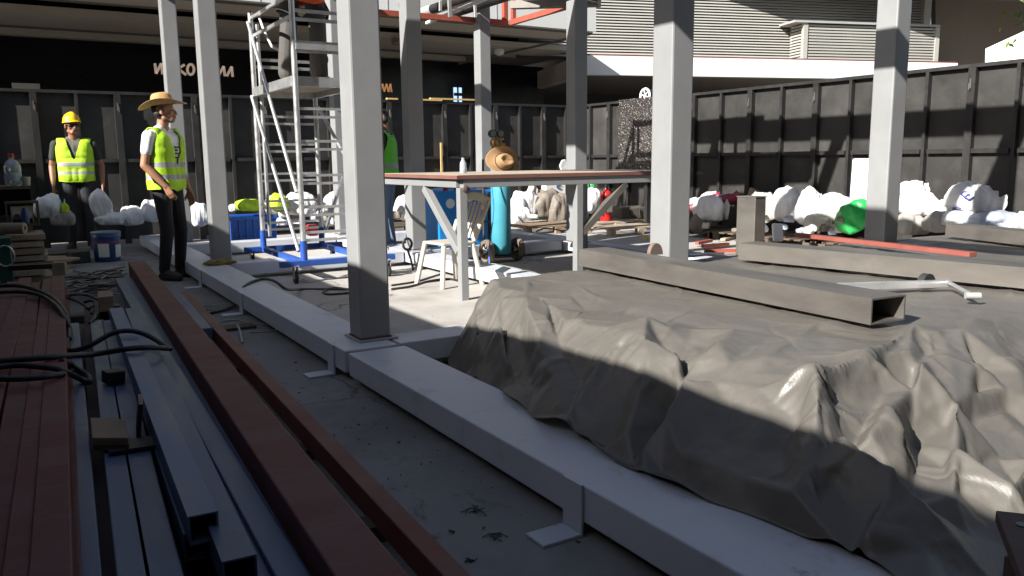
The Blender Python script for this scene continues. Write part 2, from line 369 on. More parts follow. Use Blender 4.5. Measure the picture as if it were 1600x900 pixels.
# ---- plain blocks out of view round the yard; the canopy edge throws the long shade
def office(name, label, x0, x1, y0, y1, h, facade):
    t = thing(name, label, 'building', ((x0 + x1) / 2, (y0 + y1) / 2, 0))
    mb = MB(); mb.box(x0, x1, y0, y1, 0, h); build('wall', mb, M['plaster'], t)
    mb = MB(); mb.box(x0 - .05, x1 + .05, y0 - .05, y1 + .05, h, h + .16); build('parapet', mb, M['soffit'], t)
    if facade == 'x':
        for k in range(int((y1 - y0) / 2.6)):
            for zz in (0.9, 4.0):
                if zz + 1.9 > h: continue
                yy = y0 + 0.8 + k * 2.6
                f = MB(); f.box(x1, x1 + .06, yy, yy + 1.5, zz, zz + 1.8); fo = build('window', f, M['grey_paint'], t)
                g = MB(); g.box(x1 + .062, x1 + .075, yy + .07, yy + 1.43, zz + .07, zz + 1.73); build('pane', g, M['window'], fo)
    elif facade == 'y':
        for k in range(int((x1 - x0) / 2.6)):
            for zz in (0.9, 4.0):
                if zz + 1.9 > h: continue
                xx = x0 + 0.8 + k * 2.6
                f = MB(); f.box(xx, xx + 1.5, y1, y1 + .06, zz, zz + 1.8); fo = build('window', f, M['grey_paint'], t)
                g = MB(); g.box(xx + .07, xx + 1.43, y1 + .062, y1 + .075, zz + .07, zz + 1.73); build('pane', g, M['window'], fo)
    return t
SLP = 0.643
SHX = -7.0
SHH = 0.592 + SLP * (1.55 - SHX)
office('office_building', 'plain grey office building along the left side of the yard', -16, SHX, -16, 11.2, SHH - .6, 'x')
office('rear_sky_block', 'plain grey block added out of view behind the viewer to cut sky light', -6.5, 14, -14, -4.6, 11, 'y')  # added behind the viewer to hold sky light off the foreground
t = thing('shade_canopy', 'flat steel canopy added out of view on the left so its edge shades the foreground', 'canopy', (-4, 0, 0))  # added out of view: edge set on the shade line, sheets block sky
EX_ = -1.0; EZ = 0.592 + SLP * (1.55 - EX_)
mb = MB(); mb.box(SHX, EX_, -16, 11.2, EZ - .10, EZ); build('shade_sheet', mb, M['rust_dark'], t)
mb = MB(); mb.box(EX_ - .05, 14, -4.6, -1.15, EZ + .55, EZ + .65); build('rear_shade_sheet', mb, M['rust_dark'], t)  # second sheet added over the viewer to block more sky
for y_ in (-4, 0.5, 5.5, 10.5):
    mb = MB(); mb.box(EX_ - .75, EX_ - .65, y_, y_ + .1, 0, EZ - .101); build('post', mb, M['grey_paint'], t)

# ---- shop building beyond the rear fence
t = thing('shop_building', 'shop building with white fascia, stepped beige soffit and black glass front behind the rear fence', 'building', (2, 20, 0))
XL, XR = -22.0, 11.55
mb = MB(); mb.box(XL, XR, 15.3, 15.5, 3.98, 5.2); build('fascia', mb, M['cladding'], t)
mb = MB()
for k in range(12):
    xx = -18.0 + k * 2.45
    mb.box(xx - .006, xx + .006, 15.294, 15.30, 3.99, 5.2)
build('fascia_joints', mb, M['grey_paint'], t)
mb = MB(); mb.box(XL, XR, 15.48, 15.5, 3.93, 3.978); mb.box(XR - .03, XR, 15.5, 26, 3.93, 3.978); build('fascia_drip_edge', mb, M['soffit_dark'], t)
mb = MB(); mb.box(XL, XR - .04, 15.5, 16.75, 3.99, 4.3); build('soffit', mb, M['soffit'], t)
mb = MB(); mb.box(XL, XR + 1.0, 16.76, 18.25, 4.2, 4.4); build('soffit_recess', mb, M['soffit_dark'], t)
mb = MB(); mb.box(XL, XR + 1.5, 18.3, 20.2, 3.985, 4.11); build('soffit_step', mb, M['soffit'], t)
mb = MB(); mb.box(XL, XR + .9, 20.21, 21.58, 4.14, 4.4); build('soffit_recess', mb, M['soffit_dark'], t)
mb = MB(); mb.box(XL, XR + .03, 21.6, 21.9, 3.985, 4.13); build('soffit_step', mb, M['soffit'], t)
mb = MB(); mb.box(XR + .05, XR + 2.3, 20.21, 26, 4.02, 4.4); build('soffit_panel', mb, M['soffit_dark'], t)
mb = MB(); mb.box(XL, XR + 3, 22.0, 22.2, 0, 4.0); sf = build('shop_front', mb, M['glass_black'], t)
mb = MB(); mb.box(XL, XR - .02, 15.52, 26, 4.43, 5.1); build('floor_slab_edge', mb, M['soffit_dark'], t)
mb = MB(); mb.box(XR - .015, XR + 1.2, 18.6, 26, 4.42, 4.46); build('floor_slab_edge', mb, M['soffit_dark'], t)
mb = MB(); mb.box(XL, -1, 15.55, 26, 5.21, 16); build('upper_sky_block', mb, M['window'], t)  # upper mass raised out of view to cut sky light
office('sky_block_tower', 'dark tall block added out of view far behind the shop to cut sky light', -22, 34, 34, 44, 24, 'none')  # unseen tall block added to cut sky light from the rear
for px, py in ((620, 66), (780, 82)):
    p = G(px, py, 3.9)
    mb = MB(); mb.lathe((p.x, p.y, 3.82), [(.02, 0), (.1, .02), (.13, .07), (.13, .16)], 16); build('ceiling_lamp', mb, M['soffit_dark'] if px == 620 else M['label_white'], t)
# lettering on the glass, seen from behind so every letter is reversed
def strokes(name, polys, w_, m, parent):
    mb = MB()
    for pl in polys:
        pts = [GY(px, py, 21.97) for px, py in pl]
        for a, b in zip(pts[:-1], pts[1:]):
            mb.bar(a, b, .03, w_, up=(b - a).cross(Vector((0, 1, 0))))
    return build(name, mb, m, parent)
lt = thing('shop_sign', 'pale reversed shop lettering on the black glass above the rear fence', 'sign', GY(300, 105, 21.97))
strokes('letter', [[(242, 99), (244, 115)], [(244, 115), (252, 99)], [(252, 99), (254, 116)]], .058, M['letter'], lt)
strokes('letter', [[(274, 100), (275.5, 117)], [(275.5, 109), (288.5, 101)], [(279, 108), (291, 117)]], .058, M['letter'], lt)
ov = [(298 + 5.2 * math.cos(a), 108.5 + 8.2 * math.sin(a)) for a in [2 * math.pi * i / 18 for i in range(19)]]
strokes('letter', [ov], .058, M['letter'], lt)
strokes('letter', [[(310, 101), (311, 118)], [(311, 118), (321, 102)], [(321, 102), (322, 119)]], .058, M['letter'], lt)
strokes('letter', [[(341, 119), (349.5, 103.5)], [(349.5, 103.5), (351.5, 119)]], .058, M['letter'], lt)
strokes('letter', [[(354.5, 119), (362, 104)], [(362, 104), (363.5, 120)]], .058, M['letter'], lt)
l2 = thing('window_lettering', 'small orange zigzag lettering on the black shop glass beside the middle column', 'sign', GY(602, 137, 21.97))
strokes('zigzag', [[(594, 144), (597.5, 131), (600.5, 143), (604, 131), (607, 143.5), (610, 131), (612, 144)]], .042, M['letter_orange'], l2)
mb = MB(); p = [GY(18, 129.5, 21.96), GY(62, 130.5, 21.96)]
mb.box(p[0].x, p[1].x, 21.93, 21.97, GY(30, 141, 21.96).z, p[0].z); build('sign_board', mb, M['label_white'], None, 'plain white board low in the shop window above the left fence end', 'sign')
t = thing('daylight_panel', 'glowing pale blue panel standing in for daylight in the black shop front', 'window', GY(714, 148, 21.97))
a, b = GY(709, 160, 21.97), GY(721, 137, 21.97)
mb = MB(); mb.box(a.x, b.x, 21.955, 21.975, a.z, b.z); wp = mat('daylight_glow', (.3, .45, .7), .3, emit=((.45, .68, 1.0), .55)); build('pane', mb, wp, t)  # emission imitates daylight caught in the dark glass
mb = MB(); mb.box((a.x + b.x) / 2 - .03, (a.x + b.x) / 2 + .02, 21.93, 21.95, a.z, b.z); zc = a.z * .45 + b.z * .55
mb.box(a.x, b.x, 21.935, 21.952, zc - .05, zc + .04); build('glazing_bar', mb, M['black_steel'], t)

# ---- louvred building, turned 17 degrees to the yard
ANG = R(-17.3); AX = Vector((math.cos(ANG), math.sin(ANG), 0)); BX = Vector((-math.sin(ANG), math.cos(ANG), 0)); P0 = Vector((13.105, 18.089, 0))
def L(a, b, z): return P0 + AX * a + BX * b + Vector((0, 0, z))
def obox(mb, a0, a1, b0, b1, z0, z1):
    return mb.add([L(a0, b0, z0), L(a1, b0, z0), L(a1, b1, z0), L(a0, b1, z0), L(a0, b0, z1), L(a1, b0, z1), L(a1, b1, z1), L(a0, b1, z1)],
                  [(0, 3, 2, 1), (4, 5, 6, 7), (0, 1, 5, 4), (1, 2, 6, 5), (2, 3, 7, 6), (3, 0, 4, 7)])
t = thing('louvre_building', 'louvre clad building with a bright white canopy band beyond the right fence', 'building', L(6, 4, 0))
mb = MB(); obox(mb, 0, 11.95, 0, .25, 3.36, 3.86); build('canopy_band', mb, M['cladding'], t)
mb = MB(); obox(mb, 0, .25, .25, 9, 3.34, 3.85); build('canopy_return', mb, M['soffit'], t)
mb = MB(); obox(mb, .26, .45, 1.31, 9, 3.86, 7); build('inner_wall', mb, M['brown_wall'], t)
mb = MB(); obox(mb, .25, 11.95, .25, 9, 3.42, 3.80); build('canopy_soffit', mb, M['brown_wall'], t)
mb = MB(); obox(mb, .02, 11.95, .02, .98, 3.862, 3.90); build('canopy_flashing', mb, M['red_primer_dusty'], t)
mb = MB(); obox(mb, -2.5, 30, 7.0, 7.2, 0, 3.4); build('ground_floor_wall', mb, M['dark_wall'], t)
mb = MB()
z = 3.95
while z < 7.2:
    mb.add([L(-1.4, 1.0, z), L(11.45, 1.0, z), L(11.45, 1.05, z + .052), L(-1.4, 1.05, z + .052), L(-1.4, 1.0, z + .012), L(11.45, 1.0, z + .012), L(11.45, 1.05, z + .064), L(-1.4, 1.05, z + .064)],
           [(0, 3, 2, 1), (4, 5, 6, 7), (0, 1, 5, 4), (1, 2, 6, 5), (2, 3, 7, 6), (3, 0, 4, 7)])
    z += .078
build('louvre_slats', mb, M['louvre'], t)
mb = MB(); obox(mb, -1.4, 11.45, 1.09, 1.3, 3.9, 7.3); build('louvre_backing', mb, M['louvre_back'], t)
mb = MB(); obox(mb, 11.45, 11.7, .95, 1.3, 3.9, 7.3); build('corner_pilaster', mb, M['louvre'], t)
mb = MB(); 
def opl(px, py, off):
    d = Vector(ray(px, py)); o_ = L(0, off, 0); tt = (o_ - Vector((0, 0, CAM_H))).dot(BX) / d.dot(BX); return Vector((0, 0, CAM_H)) + d * tt
mb.prism([opl(*q, 1.34) for q in ((1462, 125), (1538, 125), (1540, 76), (1700, 3), (1700, -190), (1462, -190))], BX * .2); build('side_wall', mb, M['brown_wall'], t)
mb = MB(); obox(mb, -1.4, 14, 1.35, 9, 7.3, 7.9); build('upper_block', mb, M['brown_wall'], t)
mb = MB(); mb.prism([L(3.4, .98, 5.98), L(17.5, -3.4, 5.98), L(30, -3.4, 5.98), L(30, 1.6, 5.98), L(11.7, 1.6, 5.98), L(11.7, .98, 5.98)], (0, 0, .5)); build('roof_overhang', mb, M['brown_wall'], t)
# small louvred plant box on the canopy
t = thing('plant_enclosure', 'small louvred box with a flat lid standing on the white canopy', 'plant box', L(8.5, .6, 3.9))
mb = MB(); obox(mb, 6.5, 11.4, .18, .98, 4.92, 4.98); mb.cur = 0; build('lid', mb, M['grey_paint'], t)
mb = MB()
z = 3.93
while z < 4.88:
    obox(mb, 6.9, 11.3, .26, .30, z, z + .05)
    mb.add([L(6.86, .3, z), L(6.90, .3, z), L(6.90, .95, z), L(6.86, .95, z), L(6.86, .3, z + .05), L(6.90, .3, z + .05), L(6.90, .95, z + .05), L(6.86, .95, z + .05)],
           [(0, 3, 2, 1), (4, 5, 6, 7), (0, 1, 5, 4), (1, 2, 6, 5), (2, 3, 7, 6), (3, 0, 4, 7)])
    z += .082
build('slats', mb, M['louvre'], t)
mb = MB(); obox(mb, 6.93, 11.28, .32, .94, 3.91, 4.90); build('backing', mb, M['louvre_back'], t)
for a in (6.84, 9.5, 11.3):
    mb = MB(); obox(mb, a, a + .14, .23, .25 + .1, 3.905, 4.918); build('post', mb, M['louvre'], t)
t = thing('bright_gap_wall', 'sunlit white wall added to whiten the sky gap at the far right above the fence', 'building', (36, 16, 0))  # sunlit wall put in so the sky gap reads white
mb = MB(); d = Vector((ray(1560, 100)[0], ray(1560, 100)[1], 0)).normalized(); s_ = Vector((d.y, -d.x, 0)); c = d * 38
mb.prism([c - s_ * .9, c + s_ * 14, c + s_ * 14 + Vector((0, 0, 8)), c - s_ * .9 + Vector((0, 0, 6.9))], d * 6)
build('wall', mb, M['cladding'], t)
# ---- fences
def fence(name, label, axis, cst, posts, thick, ztop, zrail):
    t = thing(name, label, 'fence', (posts[len(posts) // 2], cst, 0) if axis == 'x' else (cst, posts[len(posts) // 2], 0))
    def bx(mb, a0, a1, d0, d1, z0, z1):            # d measured towards the yard
        if axis == 'x': mb.box(a0, a1, cst - d1, cst - d0, z0, z1)
        else: mb.box(cst - d1, cst - d0, a0, a1, z0, z1)
    lo, hi = min(posts), max(posts); ps = sorted(posts)
    for a, b in zip(ps[:-1], ps[1:]):
        mb = MB(); bx(mb, a + .002, b - .002, 0, .012, .06, ztop - .03); build('panel', mb, M['black_panel'], t)
    for p in ps:
        wd = .085 if p in thick else .04
        mb = MB(); bx(mb, p - wd / 2, p + wd / 2, .0125, .085, 0, ztop - .041); q = build('post', mb, M['black_steel'], t)
        if p in thick:
            mb = MB(); bx(mb, p - .007, p + .007, .0855, .105, ztop - .27, ztop - .16); bx(mb, p + .009, p + .018, .0855, .11, ztop - .29, ztop - .21); build('clamp', mb, M['raw_steel'], q)
    mb = MB(); bx(mb, lo - .1, hi + .05, .0, .08, ztop - .04, ztop); build('top_rail', mb, M['black_steel'], t)
    for a, b in zip(ps[:-1], ps[1:]):
        if b - a > .2:
            mb = MB(); bx(mb, a + .045, b - .045, .0125, .075, zrail - .025, zrail + .025); build('rail', mb, M['black_steel'], t)
    return t
pb_ = [round(-1.75 + .515 * k, 3) for k in range(22)]
fence('rear_fence', 'black steel panel fence across the rear of the yard under the shop soffit', 'x', 13.0, [p for p in pb_ if p < 9.3], [p for i, p in enumerate(pb_) if i % 2 == 0], 2.15, 1.19)
pr_ = [13.0 - .08, 12.46, 11.9, 11.34, 10.84, 10.3, 9.736, 9.143, 8.569, 7.992, 7.419, 6.883, 6.35, 5.85, 5.322, 4.82, 4.28, 3.74, 3.2, 2.66, 2.12, 1.58, 1.04, .5]
fence('right_fence', 'black steel panel fence running along the right side of the yard', 'y', 9.35, pr_, [9.736, 8.569, 7.419, 5.322, 4.28, 3.2, 2.12, 1.04, 10.84, 11.9], 2.15, 1.19)
# wrinkled metallic foil hung on the right fence
foil = mat('foil', (.085, .076, .07), .35, metal=0.5, var=.6, scale=50, bump=1.0, bscale=40, col2=(.03, .026, .025), mask_scale=34, mask_lo=.40, mask_hi=.66)
mb = MB(); rnd = random.Random(4)
nu, nv = 56, 90; y0_, y1_, z0_, z1_ = 10.33, 11.55, .75, 2.16
vs_ = []; fs_ = []
for i in range(nu + 1):
    for j in range(nv + 1):
        yy = y0_ + (y1_ - y0_) * i / nu; zz = z0_ + (z1_ - z0_) * j / nv
        vs_.append((9.235 - rnd.random() * .013, yy + rnd.uniform(-.006, .006), zz))
for i in range(nu):
    for j in range(nv):
        a = i * (nv + 1) + j; fs_.append((a, a + 1, a + nv + 2)); fs_.append((a, a + nv + 2, a + nv + 1))
mb.add(vs_, fs_); build('foil_sheet', mb, foil, None, 'glittering crumpled foil sheet hung on the fence near its corner', 'foil sheet')
p = GX(1008, 152, 9.32)
t = thing('reel', 'white wheel shaped reel propped on top of the fence above the foil', 'reel', p)
mb = MB(); pts = [p + Vector((0, .12 * math.cos(a), .02 + .12 * math.sin(a))) for a in [2 * math.pi * i / 20 for i in range(20)]]; mb.tube(pts, .022, 8, closed=True); build('rim', mb, M['label_white'], t, smooth=True)
mb = MB()
for k in range(3):
    a = k * math.pi / 3 + .3; v = Vector((0, math.cos(a), math.sin(a))) * .118; mb.bar(p + Vector((0, 0, .02)) - v, p + Vector((0, 0, .02)) + v, .022, .012)
mb.cyl(p + Vector((-.015, 0, .02)), p + Vector((.02, 0, .02)), .028, n=12); build('spokes', mb, M['label_white'], t)
mb = MB(); mb.cyl(p + Vector((.03, 0, .02)), p + Vector((.16, 0, .02)), .115, n=20); build('drum', mb, M['black_steel'], t)
# strips of bare timber lying on the fence top
for i, (a, b, lb) in enumerate((((604, 157), (621, 158), 'short strip of bare timber lying on the rear fence top beside the near column'), ((641, 158.5), (690, 161), 'left strip of bare timber along the rear fence top between two white columns'), ((672, 161.5), (741, 163), 'long bare timber strip on the rear fence top ending at the sunlit column'))):
    p, q = GY(*a, 12.93), GY(*b, 12.93); p.z = q.z = 2.168 + .025 * (i == 2); mb = MB(); mb.bar(p, q, .06, .026); build('timber_strip', mb, M['strip_gold'], None, lb, 'timber strip', 'timber strips on the fence top')
p, q = GY(690, 270, 12.9), GY(689, 223, 12.9); mb = MB(); mb.bar(p, q, .03, .025); build('timber_lath', mb, M['strip_gold'], None, 'thin upright bare timber lath against the rear fence behind the bench', 'lath')
# branch of a tree reaching in at the right edge
t = thing('tree', 'leafy tree twig tip reaching in at the top right corner', 'tree', (8.3, 2.3, 0))
base = Vector((8.9, 2.0, 0)); tip = GX(1593, 24, 8.0)
mb = MB(); mb.tube([base, base + Vector((.05, .1, 1.6)), base + Vector((-.05, .2, 2.8))], [.07, .06, .03], 8)
mb.tube([base + Vector((-.05, .2, 2.8)), (tip + base + Vector((0, .2, 3.4))) / 2, tip + Vector((.1, -.05, .05))], [.03, .014, .004], 6); build('trunk', mb, M['bark'], t, smooth=True)
mb = MB(); rnd = random.Random(3)
def leafm(mb, p, d, s):
    d = d.normalized(); a = d.orthogonal().normalized(); b = d.cross(a)
    a = (a * math.cos(rnd.random() * 6) + b * math.sin(rnd.random() * 6)).normalized()
    mb.add([p, p + d * s * .5 + a * s * .22, p + d * s, p + d * s * .5 - a * s * .22], [(0, 1, 2, 3)])
for k in range(520):
    c = (tip + Vector((.42, -.3, .25))); q = Vector((rnd.gauss(0, .26), rnd.gauss(0, .28), rnd.gauss(0, .3)))
    leafm(mb, c + q, Vector((rnd.uniform(-1, 1), rnd.uniform(-1, 1), rnd.uniform(-1, .2))), rnd.uniform(.05, .09))
for k in range(14):
    leafm(mb, tip + Vector((rnd.uniform(-.02, .1), rnd.uniform(-.06, .02), rnd.uniform(-.06, .06))), Vector((rnd.uniform(-1, 0), rnd.uniform(-.5, .5), rnd.uniform(-1.5, 0))), rnd.uniform(.05, .08))
build('crown', mb, M['leaf'], t)
# ------------------------------------------------------------------ white steel frame
BT = .165
def beam_x(label, x0, x1, y0, y1, legs=(), group='white floor beams of the steel frame', skip=None):
    t = thing('floor_beam', label, 'beam', ((x0 + x1) / 2, (y0 + y1) / 2, 0), group=group)
    mb = MB(); mb.box(x0, x1, y0, y1, .045, BT); build('box_section', mb, M['beam_paint'], t, bevel=.006)
    for (lx, ly, side) in legs:
        mb = MB()
        if side == 'l':      # plate on the left flank with a foot turned out
            mb.box(lx - .012, lx - .002, ly - .05, ly + .05, 0, BT + .004); mb.box(lx - .15, lx - .0125, ly - .05, ly + .05, 0, .011)
        else:
            mb.box(lx - .04, lx + .04, ly - .012, ly - .002, 0, BT - .02); mb.box(lx - .04, lx + .04, ly - .12, ly - .0125, 0, .011)
        build('bracket', mb, M['beam_paint'], t, bevel=.002)
    return t
beam_x('long white floor beam in the shade, running from the near column towards the viewer', 1.40, 1.72, .2, 3.96, [(1.40, 1.95, 'l'), (1.40, .4, 'l')])
beam_x('long white floor beam between the near column and the rear columns on the left', 1.40, 1.70, 4.02, 12.2, [(1.40, 4.22, 'l'), (1.40, 6.3, 'l'), (1.40, 7.9, 'l')])
beam_x('short white cross beam running right from the foot of the near column', 1.722, 3.58, 4.03, 4.27)
beam_x('white cross beam in the second row under the scaffold wheels', 1.702, 3.58, 8.2, 8.44)
beam_x('white cross beam in the second row behind the gas cylinder trolley', 3.85, 5.66, 8.16, 8.40)
beam_x('white cross beam in the last row in front of the blue crate', 1.702, 3.58, 10.42, 10.66)
beam_x('white cross beam in the last row behind the fire extinguisher side of the yard', 3.85, 5.66, 10.42, 10.66)
beam_x('white floor beam behind the bench between the middle columns', 3.60, 3.83, 4.3, 10.9)
beam_x('white floor beam on the right under the dark shaded column', 5.68, 5.92, 4.4, 10.9)
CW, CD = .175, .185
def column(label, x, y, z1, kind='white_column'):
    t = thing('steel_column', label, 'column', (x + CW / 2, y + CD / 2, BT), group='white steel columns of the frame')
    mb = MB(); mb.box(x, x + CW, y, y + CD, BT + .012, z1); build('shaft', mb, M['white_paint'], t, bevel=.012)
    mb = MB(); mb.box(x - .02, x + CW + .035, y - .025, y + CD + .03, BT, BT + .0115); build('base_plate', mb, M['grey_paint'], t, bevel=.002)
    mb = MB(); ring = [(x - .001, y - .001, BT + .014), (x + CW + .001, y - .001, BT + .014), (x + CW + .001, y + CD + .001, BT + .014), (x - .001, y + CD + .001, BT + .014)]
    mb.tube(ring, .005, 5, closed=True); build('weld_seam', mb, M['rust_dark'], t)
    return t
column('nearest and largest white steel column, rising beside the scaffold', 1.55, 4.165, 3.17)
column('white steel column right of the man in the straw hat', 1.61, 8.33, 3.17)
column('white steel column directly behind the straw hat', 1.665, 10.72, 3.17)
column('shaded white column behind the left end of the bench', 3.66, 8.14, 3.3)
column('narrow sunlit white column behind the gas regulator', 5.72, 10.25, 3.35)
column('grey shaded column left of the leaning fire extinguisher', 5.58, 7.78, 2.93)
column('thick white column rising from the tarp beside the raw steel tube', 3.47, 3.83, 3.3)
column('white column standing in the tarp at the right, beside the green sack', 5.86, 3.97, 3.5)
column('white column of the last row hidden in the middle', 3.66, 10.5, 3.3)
# roof steel out of frame that throws the bands of shade
def rbeam(label, p, q, w_, h_):
    mb = MB(); mb.bar(p, q, w_, h_); build('roof_beam', mb, M['white_paint'], None, label, 'beam', 'roof beams of the steel frame')
rbeam('left roof beam running front to back on the column heads', (1.64, -1.5, 3.29), (1.64, 10.9, 3.29), .16, .22)
rbeam('middle roof beam running front to back on the column heads', (3.6, -1.5, 3.42), (3.6, 10.6, 3.42), .16, .2)
rbeam('right roof beam running front to back on the column heads', (5.95, -1.5, 3.69), (5.95, 9.6, 3.69), .16, .22)
for y_ in (3.95, 6.2, 8.4):
    rbeam('roof cross beam over the ' + {3.95: 'near columns', 6.2: 'bench', 8.4: 'second column row'}[y_], (1.73, y_, 3.32), (5.86, y_, 3.66), .15, .18)
# red primed cage and dark pipes at the top of the frame
t = thing('red_cage', 'red primed steel cage hung between the column heads at the top', 'frame', (5, 9, 3.0))
def RP(px, py): return G(px, py, 3.05)
c0 = GY(793, 36, 10.4)
a = GY(560, 17, 10.4)
mb = MB(); mb.bar(a, c0, .06, .075); build('rail', mb, M['red_bright'], t, bevel=.004)
e = GX(905, 3, c0.x); e = c0 + (e - c0) * 1.6
mb = MB(); mb.bar(c0 + Vector((.03, -.04, 0)), e + Vector((.03, 0, 0)), .06, .075); build('rail', mb, M['red_bright'], t, bevel=.004)
for px_, py_ in ((629, 20), (789, 36)):
    p = GY(px_, py_ - 5, 10.4); mb = MB(); mb.bar(p, p + Vector((0, 0, .6)), .07, .07); build('post', mb, M['red_bright'], t, bevel=.004)
for f_ in (.03, .38, .8):
    p = c0 + (e - c0) * f_ + Vector((.03, -.03, .04)); mb = MB(); mb.bar(p, p + Vector((0, 0, .55)), .06, .06); build('post', mb, M['red_bright'], t, bevel=.004)
p0 = c0 + Vector((0, 0, .55)); mb = MB(); mb.bar(a + Vector((0, 0, .55)), p0, .06, .075); mb.bar(p0, e + Vector((.03, 0, .55)), .06, .075); build('top_rail', mb, M['red_bright'], t, bevel=.004)
pip = [((655, 22), .075, 'grey_paint', 'lowest thick dark pipe lying over the red frame'), ((676, 14), .065, 'black_steel', 'second thick dark pipe lying over the red frame'), ((712, 18), .08, 'black_steel', 'dark lettered pipe lying nearest the red corner post')]
PZ = c0.z + .12
for (q, r_, m_, lb) in pip:
    p = G(*q, PZ + .06); mb = MB(); mb.cyl(p, Vector((p.x + .25, 6.5, p.z + .05)), r_, n=18); build('steel_pipe', mb, M[m_], None, lb, 'pipe', 'pipes lying over the red frame', smooth=True)
p = G(667, 36, PZ - .02); mb = MB(); mb.cyl(p, Vector((p.x + .1, 6.5, p.z + .2)), .028, n=12); build('aluminium_tube', mb, M['cladding'], None, 'bright white tube slung under the dark pipes', 'tube', smooth=True)
p, q = G(800, 8, 3.06), G(937, 4, 3.0); mb = MB(); mb.bar(p, q, .12, .09); build('steel_bar', mb, M['raw_steel'], None, 'dark grey bar lying on top of the shaded column', 'bar')
t = thing('pipe_clamp', 'steel pipe clamp hanging from the pipe bundle', 'clamp', GY(702, 20, 10.3))
mb = MB(); p = GY(702, 0, 9.9); q = GY(703, 27, 9.9); mb.bar(p, q, .04, .04); build('strap', mb, M['aluminium'], t)
mb = MB(); p = GY(688, 2, 9.9); q = GY(688, 17, 9.9); mb.bar(p, q, .03, .03); build('bolt', mb, M['grey_paint'], t)
mb = MB(); p = GY(742, 8, 9.8); q = GY(743, 27, 9.8); mb.bar(p, q, .03, .03); build('strap', mb, M['grey_paint'], t)

for (x0_, x1_, y0_, y1_, z_, lb_) in ((.2, 2.6, 7.15, 7.8, 3.47, 'left'), (1.9, 5.3, 6.8, 7.5, 3.66, 'right')):  # sheets added out of view so their shade falls on two columns
    mb = MB(); mb.box(x0_, x1_, y0_, y1_, z_, z_ + .03); build('shade_sheet', mb, M['grey_paint'], None, lb_ + ' shade sheet added out of view above the bench to darken two columns', 'roof sheet', 'added shade sheets on the frame')
# ------------------------------------------------------------------ scaffold tower
SX0, SX1, SY0, SY1 = 2.305, 2.97, 7.65, 9.14
t = thing('scaffold_tower', 'aluminium scaffold tower on a blue wheeled base with a worker on its platform', 'scaffold', (2.63, 8.4, 0))
zb = .19
def cast(x, y, nm='caster'):
    mb = MB(); mb.box(x - .02, x - .014, y - .03, y + .03, .05, .165); mb.box(x + .014, x + .02, y - .03, y + .03, .05, .165); mb.box(x - .03, x + .03, y - .035, y + .035, .1655, .174); f = build(nm, mb, M['grey_paint'], t)
    mb = MB(); mb.cyl((x - .0125, y, .062), (x + .0125, y, .062), .06, n=18); build('wheel', mb, M['rubber'], f, smooth=True)
for x, y in ((2.2, 7.6), (2.2, 9.25), (3.12, 9.22), (3.12, 7.55)): cast(x, y)
for nm, p, q in (('side_rail', (SX0, SY0 + .03, zb), (SX0, SY1 - .03, zb)), ('side_rail', (SX1, SY0 + .03, zb), (SX1, SY1 - .03, zb)), ('outrigger', (2.06, SY0 - .03, zb), (3.22, SY0 - .03, zb)), ('outrigger', (2.1, SY1 + .03, zb), (3.22, SY1 + .03, zb))):
    mb = MB(); mb.bar(p, q, .06, .055); build(nm, mb, M['blue_paint'], t, bevel=.004)
for x in (SX0, SX1):
    for y in (SY0, SY1):
        mb = MB(); mb.cyl((x, y, zb + .02), (x, y, .40), .034, n=12); build('socket', mb, M['blue_paint'], t, smooth=True)
        mb = MB(); mb.cyl((x, y, .401), (x, y, 2.72 if x == SX0 or y == SY1 else 3.2), .027, n=14)
        build('leg', mb, M['aluminium'], t, smooth=True)
mb = MB(); mb.cyl((SX0 + .07, SY1 - .02, .33), (SX0 + .06, SY1 - .02, 2.6), .02, n=10); build('ladder_rail', mb, M['aluminium'], t, smooth=True)
for z in (.44, .68, .98, 1.30, 1.60, 2.20, 2.48):
    for y in (SY0, SY1):
        for dz in (-.038, .038):
            if y == SY1 and z > 2.3: continue
            mb = MB(); mb.bar((SX0 + .02, y, z + dz), (SX1 - .02, y, z + dz), .022, .024 if z < 2 else .03); build('rung', mb, M['aluminium'], t)
def brace(p, q):
    mb = MB(); mb.cyl(p, q, .019, n=10); b_ = build('brace', mb, M['aluminium'], t, smooth=True)
brace((SX0 - .03, SY1, 2.62), (SX0 - .03, SY0 + .03, .86)); brace((SX0 - .035, SY1, 1.85), (SX0 - .035, SY0 + .05, .30))
brace((SX1 + .03, SY0, 1.7), (SX1 + .03, SY1 - .05, .35)); brace((SX1 + .03, SY1, 1.75), (SX1 + .03, SY0, .75))
mb = MB(); mb.box(SX0 - .03, SX1 + .02, SY0 + .03, SY0 + .07, 1.845, 1.935); mb.box(SX0 - .03, SX1 + .02, SY1 - .05, SY1 - .01, 1.845, 1.935); mb.box(SX0 - .03, SX0 + .01, SY0 + .071, SY1 - .051, 1.845, 1.935); mb.box(SX1 - .02, SX1 + .02, SY0 + .071, SY1 - .051, 1.845, 1.935)
pf = build('platform', mb, M['aluminium'], t)
mb = MB()
for k in range(5): mb.box(SX0 + .015 + k * .128, SX0 + .135 + k * .128, SY0 + .072, SY1 - .052, 1.90, 1.93)
build('deck_board', mb, M['wood_pale'], pf)
for z in (2.47, 2.66):
    mb = MB(); mb.bar((SX0, SY0, z + .0), (SX0, SY1, z), .026, .03); build('guard_rail', mb, M['aluminium'], t)
mb = MB(); mb.bar((SX0 + .02, SY0 - .02, 2.2), (SX1, SY0 - .02, 2.2), .02, .055); build('guard_rail', mb, M['aluminium'], t)
